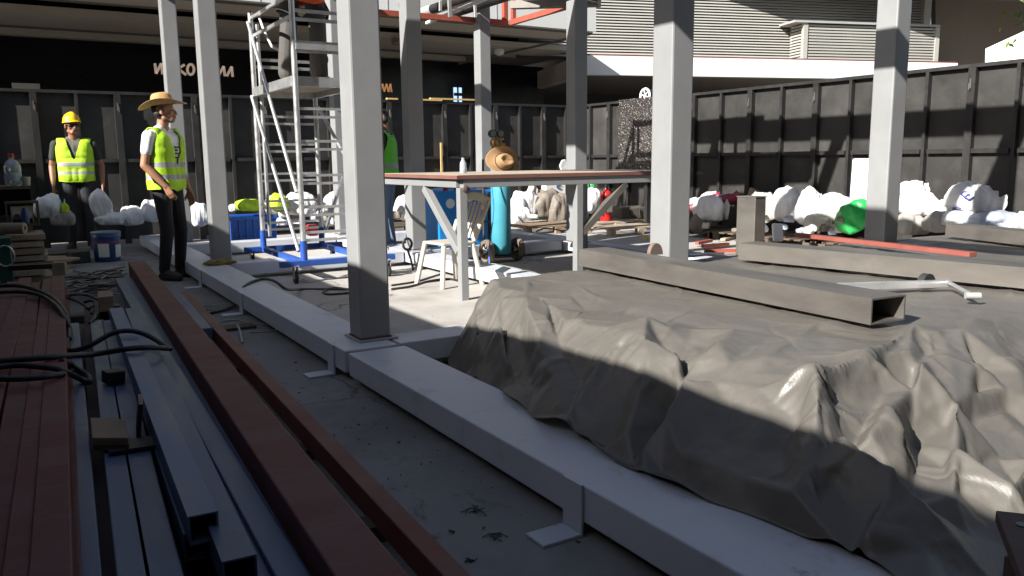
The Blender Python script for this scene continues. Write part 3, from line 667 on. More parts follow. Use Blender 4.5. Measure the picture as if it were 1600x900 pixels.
mb = MB(); mb.tube([(2.33, 8.9, 2.66), (2.35, 8.8, 2.5), (2.4, 8.72, 2.33), (2.52, 8.65, 2.25), (2.6, 8.55, 2.27)], .013, 8); build('rope_loop', mb, M['label_white'], None, 'white rope loop hanging beside the worker on the scaffold', 'rope', smooth=True)
mb = MB(); mb.cyl((SX0, SY1 + .0, 2.721), (SX0, SY1, 2.738), .02, n=10); build('end_cap', mb, M['red_plastic'], t)

# ------------------------------------------------------------------ bench
t = thing('work_bench', 'long work bench with a red brown top on a white steel frame', 'bench', (4.3, 7.1, 0))
TX0, TX1, TY0, TY1, TZ = 3.09, 5.45, 5.88, 7.45, 1.028
mb = MB(); mb.box(TX0 - .04, TX1 + .04, TY0 - .02, TY1 + .04, TZ - .022, TZ); build('top', mb, mat('bench_top', (.40, .34, .26), .5, var=.14, scale=5, bump=.05, col2=(.30, .235, .185), mask_lo=.5, mask_hi=.7), t)
mb = MB()
mb.box(TX0 - .042, TX1 + .042, TY0 - .045, TY0 - .0205, TZ - .032, TZ - .002); mb.box(TX0 - .065, TX0 - .0405, TY0 - .045, TY1 + .042, TZ - .032, TZ - .002); build('edge_trim', mb, mat('bench_trim', (.17, .075, .06), .6, var=.15), t)
fz = TZ - .068
for p, q in (((TX0, TY0, fz), (TX1, TY0, fz)), ((TX0, TY0 + .035, fz), (TX0, 7.72, fz)), ((TX1, TY0 + .035, fz), (TX1, TY1, fz)), ((TX0 + .035, TY1, fz), (TX1 - .035, TY1, fz))):
    mb = MB(); mb.bar(p, q, .065, .07); build('frame_rail', mb, M['white_paint'], t, bevel=.004)
for x, y in ((TX0, TY0), (4.25, TY0), (TX0, 7.72), (TX1, TY1 - .02)):
    mb = MB(); mb.box(x - .034, x + .034, y - .034, y + .034, 0, fz - .0355); build('leg', mb, M['white_paint'], t, bevel=.004)
def diag(p, q, m='white_paint'):
    mb = MB(); mb.bar(p, q, .062, .062); build('brace', mb, M[m], t, bevel=.004)
diag((TX0, TY0 + .05, .40), (TX0, TY0 + .68, fz - .05))
diag((4.29, TY0 + .0, .50), (4.78, TY0, fz - .04), 'raw_steel')
for p in ((TX0 + .02, TY0 - .036, fz - .045), (TX0, TY0 + .66, fz - .03), (TX0, TY0 + .04, .36)):
    mb = MB(); mb.ell(p, (.03, .016, .03), 8, 6); build('weld', mb, M['rust_dark'], t)
# bottle and white bag on the bench
p = GY(787, 268, 7.6); t2 = None
mb = MB(); b0 = G(712, 270.5, TZ); mb.lathe((b0.x, b0.y - .15, TZ + .001), [(.03, 0), (.032, .02), (.03, .09), (.014, .12), (.014, .14)], 12); build('small_bottle', mb, M['pet'], None, 'small clear bottle standing on the bench near its left end', 'bottle', smooth=True)
# ------------------------------------------------------------------ tarpaulin over a low pile
from mathutils.geometry import delaunay_2d_cdt
def facets(u, v, step, seed, ani=1.0, ang=0.0):     # random heights on a triangulated scatter, read off linearly: flat facets, sharp creases
    rr = np.random.RandomState(seed); ca, sa = math.cos(ang), math.sin(ang)
    p = (u * ca + v * sa) / ani; q = -u * sa + v * ca
    p0, p1, q0, q1 = p.min() - step, p.max() + step, q.min() - step, q.max() + step
    gi, gj = np.meshgrid(np.arange(p0, p1, step), np.arange(q0, q1, step), indexing='ij')
    pts = np.stack([gi + rr.uniform(-.46, .46, gi.shape) * step, gj + rr.uniform(-.46, .46, gi.shape) * step], -1).reshape(-1, 2)
    hv = rr.uniform(-1, 1, len(pts))
    vo, _, fa, _, _, _ = delaunay_2d_cdt([Vector(t) for t in pts], [], [], 0, 1e-5)
    vo = np.array([tuple(t) for t in vo]); n = min(len(vo), len(hv))
    H = np.zeros(u.shape); nu_, nv_ = u.shape
    # bucket samples on a fine lookup raster
    RS = max(step / 40., .004); W, Hh = int((p1 - p0) / RS) + 2, int((q1 - q0) / RS) + 2
    ras = np.zeros((W, Hh)); X = p0 + np.arange(W) * RS; Y = q0 + np.arange(Hh) * RS
    for f in fa:
        if len(f) != 3 or max(f) >= n: continue
        A, B, C_ = vo[f[0]], vo[f[1]], vo[f[2]]
        i0, i1 = int((min(A[0], B[0], C_[0]) - p0) / RS), int((max(A[0], B[0], C_[0]) - p0) / RS) + 2
        j0, j1 = int((min(A[1], B[1], C_[1]) - q0) / RS), int((max(A[1], B[1], C_[1]) - q0) / RS) + 2
        x, y = X[max(i0, 0):i1, None], Y[None, max(j0, 0):j1]
        den = (B[1] - C_[1]) * (A[0] - C_[0]) + (C_[0] - B[0]) * (A[1] - C_[1])
        if abs(den) < 1e-12: continue
        l0 = ((B[1] - C_[1]) * (x - C_[0]) + (C_[0] - B[0]) * (y - C_[1])) / den
        l1 = ((C_[1] - A[1]) * (x - C_[0]) + (A[0] - C_[0]) * (y - C_[1])) / den
        l2 = 1 - l0 - l1
        m = (l0 >= -1e-6) & (l1 >= -1e-6) & (l2 >= -1e-6)
        val = l0 * hv[f[0]] + l1 * hv[f[1]] + l2 * hv[f[2]]
        sub_ = ras[max(i0, 0):i1, max(j0, 0):j1]; sub_[m[:sub_.shape[0], :sub_.shape[1]]] = val[m]
    fi, fj = (p - p0) / RS, (q - q0) / RS; i = np.clip(fi.astype(int), 0, W - 2); j = np.clip(fj.astype(int), 0, Hh - 2); fi -= i; fj -= j
    return ras[i, j] * (1 - fi) * (1 - fj) + ras[i + 1, j] * fi * (1 - fj) + ras[i, j + 1] * (1 - fi) * fj + ras[i + 1, j + 1] * fi * fj
def wav(u, v, seed, f, n=14):
    r = np.random.RandomState(seed); o = 0
    for k in range(n):
        a = r.rand() * 6.28; s = f * (.5 + r.rand()); o = o + np.sin(u * math.cos(a) * s + v * math.sin(a) * s + r.rand() * 6.28)
    return o / math.sqrt(n / 2)
# The pile under the sheet: a flat top, a slumped left flank that runs out onto the white beam, a steep near end.
_ty = np.array([.8, 1.6, 2.0, 2.64, 3.3, 4.08]); _tx = np.array([2.09, 2.11, 2.06, 2.0, 2.06, 2.30])
_hy = np.array([.8, 1.05, 1.35, 1.9, 2.4, 2.9, 3.5, 4.08]); _hx = np.array([1.685, 1.685, 1.68, 1.61, 1.60, 1.72, 1.87, 2.03])
_nx_ = np.array([1.5, 2.1, 2.5, 3.0, 5., 7.2]); _ny_ = np.array([.70, .84, 1.06, 1.14, 1.3, 1.5])
TOPZ = .468
def hem_x(y): return np.interp(y, _hy, _hx)
def end_y(x): return np.interp(x, _nx_, _ny_)
def base_z(x, y):
    xh, xt = hem_x(y), np.interp(y, _ty, _tx); yn = end_y(x); yt = np.minimum(1.60 + .12 * (x - 2.1), 1.9)
    zh = np.where(xh < 1.735, .172, .012)
    s_ = np.clip((x - xh) / (xt - xh), 0, 1); e_ = np.clip((y - yn) / (yt - yn), 0, 1)
    fl = zh + (TOPZ - zh) * (s_ ** .85); en = .012 + (TOPZ - .012) * e_ ** .9
    en = np.where(x < 1.74, np.maximum(en, .172), en)
    return np.minimum(np.minimum(fl, en), TOPZ)
def build_tarp():
    st = .008
    gx, gy = np.meshgrid(np.arange(1.58, 5.2, st), np.arange(.95, 4.06, st), indexing='ij')
    gz = base_z(gx, gy); gn = np.stack([-np.gradient(gz, st, axis=0), -np.gradient(gz, st, axis=1), np.ones_like(gz)], -1); gn /= np.linalg.norm(gn, axis=-1, keepdims=True)
    D = np.stack([gx, gy, gz - CAM_H], -1) @ ROT; PX = CX + F_PX * D[..., 0] / D[..., 2]; PY = CY + F_PX * D[..., 1] / D[..., 2]; DP = D[..., 2]
    def onbase(px, py, off):
        c = np.hypot(PX - px, PY - py) + DP * .6
        k = np.unravel_index(np.argmin(c), c.shape)
        return np.array([gx[k], gy[k], gz[k]]) + gn[k] * off
    # crest and hollow lines of the folds: (sight position, height above or below the pile)
    F = [[(222, 108, .02), (232, 170, .03), (240, 250, .025), (258, 322, .005)], [(203, 130, -.012), (212, 220, -.02), (226, 300, -.012)], [(258, 150, -.02), (268, 240, -.025), (300, 335, -.012)],
         [(285, 60, .012), (300, 140, .038), (330, 230, .04), (365, 330, .03), (398, 415, .01)], [(338, 110, -.015), (365, 210, -.02), (425, 320, -.02), (470, 420, -.012)],
         [(160, 120, .02), (165, 200, .03), (180, 270, .015)], [(140, 150, -.01), (148, 230, -.02)], [(420, 70, .006), (470, 105, .012), (520, 118, .006)], [(400, 90, -.008), (440, 130, -.01)],
         [(600, 185, .055), (612, 240, .07), (622, 300, .075), (596, 380, .06), (560, 470, .03)], [(640, 212, -.02), (688, 305, -.04), (668, 385, -.055), (618, 470, -.04), (560, 545, -.02)],
         [(660, 195, .02), (704, 285, .05), (712, 350, .06), (660, 440, .045), (600, 505, .025)], [(600, 185, .055), (660, 187, .022), (716, 190, .012)], [(560, 205, .03), (480, 300, .035), (420, 400, .03)], [(520, 250, .012), (470, 360, .018)],
         [(830, 205, .03), (790, 235, .022), (745, 262, .004)], [(868, 235, -.012), (820, 270, -.012), (770, 290, -.008)], [(715, 215, -.014), (760, 225, -.012)], [(700, 300, -.012), (780, 330, .012), (900, 350, .012)],
         [(1065, 325, .075), (1072, 420, .065), (1060, 480, .05), (1076, 522, .03)], [(1065, 325, .075), (1180, 270, .035), (1308, 206, .05)], [(1308, 206, .05), (1292, 300, .06), (1222, 420, .04), (1180, 470, .02)],
         [(1098, 345, -.035), (1110, 430, -.06), (1100, 500, -.05)], [(1245, 335, -.03), (1192, 430, -.065), (1158, 492, -.06)], [(1138, 505, .06), (1205, 570, .055), (1282, 650, .05), (1340, 705, .05), (1335, 775, .01)],
         [(1138, 505, .06), (1060, 560, .035), (980, 600, .02)], [(1186, 505, -.04), (1240, 600, -.045), (1300, 640, -.03)], [(1352, 240, -.035), (1340, 330, -.075), (1345, 450, -.07), (1330, 600, -.05)],
         [(1392, 255, .015), (1396, 400, .05), (1394, 520, .04), (1400, 640, .03)], [(1434, 198, .025), (1452, 290, .04), (1440, 380, .03)], [(1480, 275, -.035), (1486, 340, -.03)], [(1400, 432, -.012), (1480, 418, -.03), (1565, 392, -.02)],
         [(1450, 372, .02), (1540, 350, .02)], [(1410, 545, -.02), (1475, 535, -.03), (1545, 520, -.02)], [(1520, 225, .02), (1566, 315, .035), (1590, 380, .03)], [(1590, 560, .07), (1505, 645, .09), (1540, 700, .03)], [(1308, 206, .05), (1390, 195, .018), (1434, 198, .025), (1470, 172, .03), (1510, 205, .02)],
         [(362, 440, .05), (390, 470, .05), (480, 515, .02)], [(410, 455, -.012), (500, 490, -.02)], [(590, 570, .01), (700, 635, .035), (900, 715, .025), (1140, 785, .0)], [(700, 520, .02), (850, 590, .035), (1000, 640, .05)], [(640, 560, -.012), (800, 650, -.012), (960, 700, -.012)],
         [(1130, 630, -.02), (1185, 695, -.025)], [(1230, 620, .03), (1190, 740, .035), (1200, 785, .0)], [(930, 440, .012), (880, 520, .015)], [(1000, 420, -.012), (960, 500, -.012)], [(920, 260, .008), (1000, 215, .012), (1060, 170, .01)], [(880, 300, -.006), (1000, 260, -.008)], [(1150, 205, -.008), (1240, 190, .006)],
         [(500, 150, .006), (560, 130, .01), (640, 150, .004)], [(740, 150, .008), (840, 175, .004)], [(430, 500, .01), (440, 470, .03)]]
    pts = []; edges = []
    for line in F:
        last = None
        for X_, Y_, o_ in line:
            p = onbase(656 + X_ / 1.695, 406 + Y_ / 1.695, o_ * 1.05)
            key = next((i for i, q in enumerate(pts) if np.hypot(q[0] - p[0], q[1] - p[1]) < .004), None)
            if key is None: pts.append(p); key = len(pts) - 1
            if last is not None and last != key: edges.append((last, key))
            last = key
    feat = np.array(pts); rs = np.random.RandomState(5)
    for x in np.arange(1.5, 7.4, .10):
        for y in np.arange(.8, 4.3, .10):
            if x > 4.6 and (int(x * 10) % 2 or int(y * 10) % 2): continue
            q = np.array([x + rs.uniform(-.035, .035), y + rs.uniform(-.035, .035)])
            if np.hypot(feat[:, 0] - q[0], feat[:, 1] - q[1]).min() < .085: continue
            z = float(base_z(q[0], q[1])); flat = z > TOPZ - .01
            pts.append(np.array([q[0], q[1], z + rs.uniform(-1, 1) * (.004 if flat else .007)]))
    pts = np.array(pts)
    vo, _, fa, ov, _, _ = delaunay_2d_cdt([Vector(p[:2]) for p in pts], edges, [], 0, 1e-6)
    vz = np.array([pts[o[0]][2] if len(o) else np.nan for o in ov]); vo = np.array([tuple(v) for v in vo])
    for i in np.nonzero(np.isnan(vz))[0]:
        d = np.hypot(pts[:, 0] - vo[i, 0], pts[:, 1] - vo[i, 1]); k = np.argsort(d)[:3]; vz[i] = (pts[k, 2] / (d[k] + 1e-4)).sum() / (1 / (d[k] + 1e-4)).sum()
    RS = .005; rx0, ry0 = 1.45, .75; W, Hh = int(6. / RS), int(3.6 / RS); ras = np.full((W, Hh), np.nan); XX = rx0 + np.arange(W) * RS; YY = ry0 + np.arange(Hh) * RS
    for f in fa:
        if len(f) != 3: continue
        A, B, C_ = vo[f[0]], vo[f[1]], vo[f[2]]
        den = (B[1] - C_[1]) * (A[0] - C_[0]) + (C_[0] - B[0]) * (A[1] - C_[1])
        if abs(den) < 1e-10: continue
        i0, i1 = max(0, int((min(A[0], B[0], C_[0]) - rx0) / RS)), int((max(A[0], B[0], C_[0]) - rx0) / RS) + 2
        j0, j1 = max(0, int((min(A[1], B[1], C_[1]) - ry0) / RS)), int((max(A[1], B[1], C_[1]) - ry0) / RS) + 2
        x, y = XX[i0:i1, None], YY[None, j0:j1]
        if x.size == 0 or y.size == 0: continue
        l0 = ((B[1] - C_[1]) * (x - C_[0]) + (C_[0] - B[0]) * (y - C_[1])) / den; l1 = ((C_[1] - A[1]) * (x - C_[0]) + (A[0] - C_[0]) * (y - C_[1])) / den; l2 = 1 - l0 - l1
        m = (l0 >= -1e-5) & (l1 >= -1e-5) & (l2 >= -1e-5); val = l0 * vz[f[0]] + l1 * vz[f[1]] + l2 * vz[f[2]]
        ras[i0:i1, j0:j1][m] = val[m]
    bz = base_z(XX[:, None] + 0 * YY[None], YY[None] + 0 * XX[:, None]); ras = np.where(np.isnan(ras), bz, ras)
    for _ in range(6): ras[1:-1, 1:-1] = ras[1:-1, 1:-1] * .6 + (ras[2:, 1:-1] + ras[:-2, 1:-1] + ras[1:-1, 2:] + ras[1:-1, :-2]) * .1
    # the sheet: a warped grid whose edges follow the hem
    na, nb = 560, 400
    ca = np.linspace(0, 1, na) ** 1.75; cb = np.linspace(0, 1, nb) ** 1.1
    a, b = np.meshgrid(ca, cb, indexing='ij')
    xa = 1.7 + (7.1 - 1.7) * a
    hemw = .020 * np.sin(xa * 5.1) + .012 * np.sin(xa * 13)
    y = end_y(xa) - .03 + hemw + (4.07 - end_y(xa)) * b
    hx = hem_x(y) - .012 + .014 * np.sin(y * 6.3) + .007 * np.sin(y * 17 + 1)
    x = hx + (7.1 - hx) * a
    fi, fj = (x - rx0) / RS, (y - ry0) / RS; i = np.clip(fi.astype(int), 0, W - 2); j = np.clip(fj.astype(int), 0, Hh - 2); fi -= i; fj -= j
    z = ras[i, j] * (1 - fi) * (1 - fj) + ras[i + 1, j] * fi * (1 - fj) + ras[i, j + 1] * (1 - fi) * fj + ras[i + 1, j + 1] * fi * fj
    P = np.stack([x, y, z], -1)
    N = np.cross(np.gradient(P, axis=0), np.gradient(P, axis=1)); N /= np.linalg.norm(N, axis=-1, keepdims=True) + 1e-9
    side = 1 - np.clip((N[..., 2] - .62) / .36, 0, 1)
    for _ in range(5): side[1:-1, 1:-1] = (side[1:-1, 1:-1] + side[2:, 1:-1] + side[:-2, 1:-1] + side[1:-1, 2:] + side[1:-1, :-2]) / 5
    p, q = x + wav(x, y, 1, 4) * .03 + z * .5, y + wav(x, y, 2, 4) * .03 + z * .5
    H = (.25 + .75 * side) * (.0085 * facets(p, q, .085, 2, 2.6, .2) + .0042 * facets(p, q, .042, 3, 1.9, -.5) + .0020 * facets(p, q, .022, 4, 1.3, .6))
    rr = np.random.RandomState(23)
    def fold(u0, v0, ang, ln, h, w_):
        cA, sA = math.cos(ang), math.sin(ang); t = (x - u0) * cA + (y - v0) * sA; d = -(x - u0) * sA + (y - v0) * cA
        d = d + .02 * np.sin(t * 7 + u0 * 9) + .006 * np.sin(t * 23 + v0 * 7)
        tp = np.clip(1 - np.abs(t / (ln * .5)), 0, 1) ** .7; w1 = w_ * (.5 + .8 * tp)
        return h * tp * np.where(d > 0, np.exp(-np.maximum(d, 0) / w1), np.exp(np.minimum(d, 0) / (w1 * .22)))
    for k in range(60): H = H + fold(rr.uniform(1.75, 2.2), rr.uniform(1.1, 4.0), rr.choice((0, 0, .6, -.6)) + rr.uniform(-.3, .3), rr.uniform(.12, .4), rr.uniform(.005, .014), rr.uniform(.010, .03)) * rr.choice((1, -.7))
    for k in range(60): H = H + fold(rr.uniform(2.1, 4.4), rr.uniform(1.1, 1.75), math.pi / 2 + rr.choice((0, .7, -.7, 1.4)) + rr.uniform(-.3, .3), rr.uniform(.12, .4), rr.uniform(.005, .014), rr.uniform(.010, .03)) * rr.choice((1, -.7))
    for k in range(70): H = H + fold(rr.uniform(2.1, 6), rr.uniform(1.8, 4.0), rr.uniform(0, 3.14), rr.uniform(.2, .7), rr.uniform(.003, .009), rr.uniform(.010, .03)) * rr.choice((1, -.7))
    P = P + N * np.abs(np.sign(N[..., 2:3])) * (H * np.clip((b * 40), 0, 1) * np.clip(a * 40, 0, 1))[..., None] * np.where(N[..., 2:3] < 0, -1, 1)
    lo_ = np.where(P[..., 0] < 1.725, .170, .008); P[..., 2] = np.maximum(P[..., 2], lo_)
    return P
TP = build_tarp()
def grid_mesh(name, P, org):
    nx, ny = P.shape[:2]; me = bpy.data.meshes.new(name)
    I = np.arange(nx * ny).reshape(nx, ny); F = np.stack([I[:-1, :-1], I[1:, :-1], I[1:, 1:], I[:-1, 1:]], -1).reshape(-1, 4)
    me.vertices.add(nx * ny); me.vertices.foreach_set('co', (P.reshape(-1, 3) - np.array(org)).astype(np.float32).ravel())
    me.loops.add(F.size); me.loops.foreach_set('vertex_index', F.ravel().astype(np.int32))
    me.polygons.add(len(F)); me.polygons.foreach_set('loop_start', (np.arange(len(F)) * 4).astype(np.int32)); me.polygons.foreach_set('loop_total', np.full(len(F), 4, np.int32))
    me.polygons.foreach_set('use_smooth', [True] * len(F)); me.update(calc_edges=True); me.validate()
    return me
me = grid_mesh('tarpaulin', TP, (3.6, 2.6, 0)); me.materials.append(M['tarp'])
tarp = bpy.data.objects.new('tarpaulin', me); COL.objects.link(tarp); tarp.location = (3.6, 2.6, 0)
tag(tarp, 'big grey brown tarpaulin draped in folds over a low pile beside the white beam', 'tarpaulin')
_C = TP[::4, ::4]; _nx, _ny = _C.shape[:2]; idx = lambda i, j: i * _ny + j
mb = MB(); mb.f = [(idx(i, j), idx(i + 1, j), idx(i + 1, j + 1), idx(i, j + 1)) for i in range(_nx - 1) for j in range(_ny - 1)]
TARP_BVH = BVHTree.FromPolygons([tuple(v) for v in _C.reshape(-1, 3)], mb.f)
def tarp_z(x, y):
    r = TARP_BVH.ray_cast(Vector((x, y, 3)), Vector((0, 0, -1)))
    return r[0].z if r[0] is not None else 0.0
# hidden goods are only suggested by a core under the sheet, kept clear of it
mb = MB(); mb.box(2.6, 6.9, 2.0, 3.85, 0, .38); build('pallet_load', mb, M['cardboard'], None, 'packed load hidden under the grey tarpaulin', 'load')

# ------------------------------------------------------------------ raw steel lying on the tarpaulin
def htube(name, label, p, q, wa, h, m, group=None, t=.006, cat='tube', hollow=True):
    mb = MB()
    (mb.hollow(p, q, wa, h, t) if hollow else mb.bar(p, q, wa, h))
    return build(name, mb, M[m], None, label, cat, group)
ztop = max(tarp_z(2.88 + .01 * k, 2.0 + .1 * j) for k in range(-9, 10) for j in range(0, 20)) + .004
z1_ = max(.49, min(ztop, .51))
pL0, pL1 = G(905, 415, z1_), G(1360, 508, z1_); pR1 = G(1413, 500, z1_)
wT = (pR1 - pL1).length
d_ = (pL1 - pL0).normalized(); sd = Vector((d_.y, -d_.x, 0)) * -1
if sd.x < 0: sd = -sd
hh = .105
htube('raw_steel_tube', 'nearest raw steel tube on the tarp with its open end towards the viewer', pL0 + sd * wT / 2 + Vector((0, 0, hh / 2)), pL1 + sd * wT / 2 + Vector((0, 0, hh / 2)), wT, hh, 'raw_steel', 'raw steel tubes on the tarp', .007)
pL0, pL1 = G(1153, 405, z1_), G(1600, 451, z1_); d_ = (pL1 - pL0).normalized(); sd = Vector((-d_.y, d_.x, 0)); sd = sd if sd.x > 0 else -sd
pL1 = pL0 + d_ * 2.9
htube('raw_steel_tube', 'long raw steel tube in the middle of the tarp running out of frame', pL0 + sd * .1 + Vector((0, 0, .052)), pL1 + sd * .1 + Vector((0, 0, .052)), .2, .105, 'raw_steel', 'raw steel tubes on the tarp', .007)
pL0, pL1 = G(1475, 369, z1_), G(1600, 384, z1_); d_ = (pL1 - pL0).normalized(); sd = Vector((-d_.y, d_.x, 0)); sd = sd if sd.x > 0 else -sd
pL1 = pL0 + d_ * 2.2
htube('raw_steel_tube', 'rearmost raw steel tube on the tarp below the stacked white sacks', pL0 + sd * .1 + Vector((0, 0, .05)), pL1 + sd * .1 + Vector((0, 0, .05)), .18, .1, 'raw_steel', 'raw steel tubes on the tarp', .007)
# red steel flat behind the middle tube
a, b = G(1205, 376, z1_), G(1480, 410, z1_); d_ = (b - a).normalized(); b = a + d_ * min(1.9, (b - a).length)
mb = MB(); mb.bar(a + Vector((.3, 0, .03)), b + Vector((.28, 0, .03)), .07, .03); build('red_steel_bar', mb, mat('red_muted', (.22, .06, .045), .65, var=.2), None, 'bright red primed steel bar lying behind the middle raw tube', 'bar', bevel=.003)
p = G(1215, 376, .52); mb = MB()
mb.cbox(p + Vector((.02, .02, .06)), (.085, .03, .14), Euler((R(-18), R(4), R(-20)))); build('white_block', mb, M['label_white'], None, 'small white block standing on the red bar end', 'block', bevel=.012)
# upright steel tube offcut
a = G(1142, 389, .47)
t_ = MB(); t_.box(a.x - .0, a.x + .17, a.y - .02, a.y + .13, .44, .44 + .36)
t = thing('upright_offcut', 'short upright steel tube offcut standing behind the tarp, rusty red at its foot', 'offcut', (a.x, a.y, .44))
po = G(1140, 389, .0)
mb = MB(); c = GY(1140, 388, 4.55); x0_ = c.x; 
w_ = GY(1158, 388, 4.55).x - c.x
zt = GY(1140, 309, 4.55).z
mb.box(x0_ + w_, x0_ + w_ + .12, 4.42, 4.61, .02, zt); build('shaft', mb, M['raw_steel'], t, bevel=.006)
mb = MB(); mb.box(x0_ + w_ - .004, x0_ + w_ + .124, 4.416, 4.614, zt + .0005, zt + .008); build('cap_plate', mb, M['raw_steel'], t)
mb = MB(); mb.box(x0_ + w_ - .003, x0_ + w_ + .123, 4.417, 4.419, .02, .50); build('primer_patch', mb, M['red_primer'], t)
# spirit level with crank handle
a, b = G(1310, 448, z1_ + .02), G(1480, 443, z1_ + .02)
t = thing('clamp_bar', 'white bar clamp with a steel crank handle lying on the tarp', 'clamp', a)
mb = MB(); mb.bar(a, b, .038, .035); build('bar', mb, M['aluminium'], t, bevel=.003)
c = G(1520, 462, z1_ + .02); mb = MB(); mb.tube([b + Vector((0, 0, .01)), b * .5 + c * .5 + Vector((0, 0, .004)), c], .011, 8); build('handle', mb, M['aluminium'], t, smooth=True)
mb = MB(); mb.cyl(c - Vector((.025, -.02, 0)), c + Vector((.025, -.02, 0)), .016, n=10); build('grip', mb, M['grey_paint'], t, smooth=True)
p = G(1448, 437, z1_ + .03); mb = MB()
prof = [(p + Vector((.055 * math.cos(x_), 0, .052 * math.sin(x_) - .02))) for x_ in [math.pi * k / 10 for k in range(11)]]
mb.prism([q - Vector((0, .015, 0)) for q in prof], (0, .035, 0)); build('knob', mb, M['rubber'], t)
p = G(1085, 402, z1_); mb = MB(); mb.tube([p + Vector((-.1, .05, .01)), p + Vector((0, 0, .012)), p + Vector((.12, .02, .01)), p + Vector((.25, -.05, .01))], .012, 6); build('steel_rod', mb, M['aluminium'], None, 'thin bright steel rod lying on the tarp at the thick column', 'rod', smooth=True)
p = G(1026, 393, z1_ + .11); mb = MB()
prof = [(p + Vector((.05 * math.cos(x_), 0, .07 * math.sin(x_) - .02))) for x_ in [math.pi * k / 10 for k in range(11)]]
mb.prism(prof, (0, .03, 0)); build('clamp_pad', mb, M['rubber_dusty'], None, 'small dark arched pad lying at the foot of the thick column', 'pad')
# rusty flange plate at the bottom right
t = thing('flange_plate', 'dark rusty steel plate with bolt holes at the bottom right corner', 'plate', G(1590, 860, .2))
za = .36
a, b, c, d = G(1556, 797, za), G(1640, 806, za), G(1700, 960, za), G(1598, 905, za)
mb = MB(); mb.prism([a, b, c, d], (0, 0, -.028)); build('plate', mb, M['rust_dark'], t, bevel=.003)
p = G(1597, 820, za + .001); mb = MB(); mb.lathe(p, [(.012, 0), (.012, .0015)], 14); build('bolt_hole', mb, M['lens'], t)
mb = MB(); cc = (a + b + c + d) / 4; mb.box(cc.x - .02, cc.x + .3, cc.y - .1, cc.y + .05, 0, za - .03); build('stem', mb, M['rust_dark'], t)
# ------------------------------------------------------------------ people
class Body:
    def __init__(s): s.p = []
    def cap(s, a, ra, b, rb, lab): s.p.append((Vector(a), ra, Vector(b), rb, lab)); return s
    def ball(s, a, r, lab): return s.cap(a, r, Vector(a) + Vector((0, 0, 1e-4)), r, lab)
    def hand(s, wr, d, palm_n, th_side, lab='skin', curl=.5, k=1.0):
        d = Vector(d).normalized(); n = Vector(palm_n); n = (n - d * n.dot(d)).normalized(); sdir = d.cross(n).normalized() * th_side
        wr = Vector(wr)
        for i, off in enumerate((.028, .010, -.009, -.027)):
            base = wr + d * .085 * k + sdir * off * k
            s.cap(wr + d * .015 + sdir * off * .6, .0155, base, .0125, lab)
            L = (.040, .045, .042, .033)[i] * k
            d1 = (d * math.cos(curl * .6) + n * math.sin(curl * .6)); d2 = (d * math.cos(curl * 1.5) + n * math.sin(curl * 1.5))
            s.cap(base, .0105, base + d1 * L, .0095, lab); s.cap(base + d1 * L, .0095, base + d1 * L + d2 * L * .9, .008, lab)
        tb = wr + d * .03 + sdir * .03; t1 = tb + (d * .7 + sdir * .6 + n * .35).normalized() * .042; s.cap(wr + d * .012 + sdir * .012, .016, tb, .0135, lab); s.cap(tb, .0125, t1, .011, lab); s.cap(t1, .011, t1 + (d * .95 + n * .3).normalized() * .03, .009, lab)
        return s
def head(b, c, yaw, pitch, mats='skin', hair=True, glasses=False, beard=None):
    c = Vector(c); E_ = Euler((pitch, 0, yaw)).to_matrix()
    T = lambda x, y, z: c + E_ @ Vector((x, y, z))
    sk = mats
    b.cap(T(0, -.018, .035), .080, T(0, .018, .035), .077, sk)      # cranium
    b.cap(T(0, .02, -.03), .062, T(0, .045, -.065), .045, sk)
    b.cap(T(-.022, .055, -.085), .026, T(.022, .055, -.085), .026, sk if not beard else beard)   # chin
    b.cap(T(-.045, .0, -.06), .028, T(-.02, .055, -.085), .022, sk if not beard else beard); b.cap(T(.045, .0, -.06), .028, T(.02, .055, -.085), .022, sk if not beard else beard)
    b.cap(T(0, .092, .012), .009, T(0, .108, -.03), .0145, sk)       # nose
    b.cap(T(-.012, .098, -.033), .009, T(.012, .098, -.033), .009, sk)
    b.cap(T(-.034, .078, .022), .014, T(.034, .078, .022), .014, sk)  # brow
    b.cap(T(-.045, .062, -.018), .02, T(-.03, .075, -.02), .017, sk); b.cap(T(.045, .062, -.018), .02, T(.03, .075, -.02), .017, sk)
    b.cap(T(-.02, .09, -.056), .0085, T(.02, .09, -.056), .0085, 'lip'); b.cap(T(-.017, .088, -.066), .0085, T(.017, .088, -.066), .0085, 'lip')
    for sx in (-1, 1):
        b.cap(T(sx * .032, .078, .003), .0115, T(sx * .03, .081, .003), .011, 'eye' if not glasses else 'lens')
        b.cap(T(sx * .080, -.008, .02), .014, T(sx * .083, -.004, -.022), .011, sk)
        b.cap(T(sx * .083, -.014, .022), .010, T(sx * .086, -.010, -.012), .008, sk)
    if glasses:
        for sx in (-1, 1): b.cap(T(sx * .022, .092, .004), .02, T(sx * .05, .08, .004), .018, 'lens'); b.cap(T(sx * .062, .07, .01), .006, T(sx * .086, -.005, .018), .005, 'lens')
    if hair:
        b.cap(T(0, -.04, .045), .074, T(0, -.01, .062), .072, 'hair'); b.cap(T(-.04, -.05, -.01), .044, T(.04, -.05, -.01), .044, 'hair')
        for sx in (-1, 1): b.cap(T(sx * .070, .005, .035), .013, T(sx * .073, .012, .005), .008, 'hair')
    return T
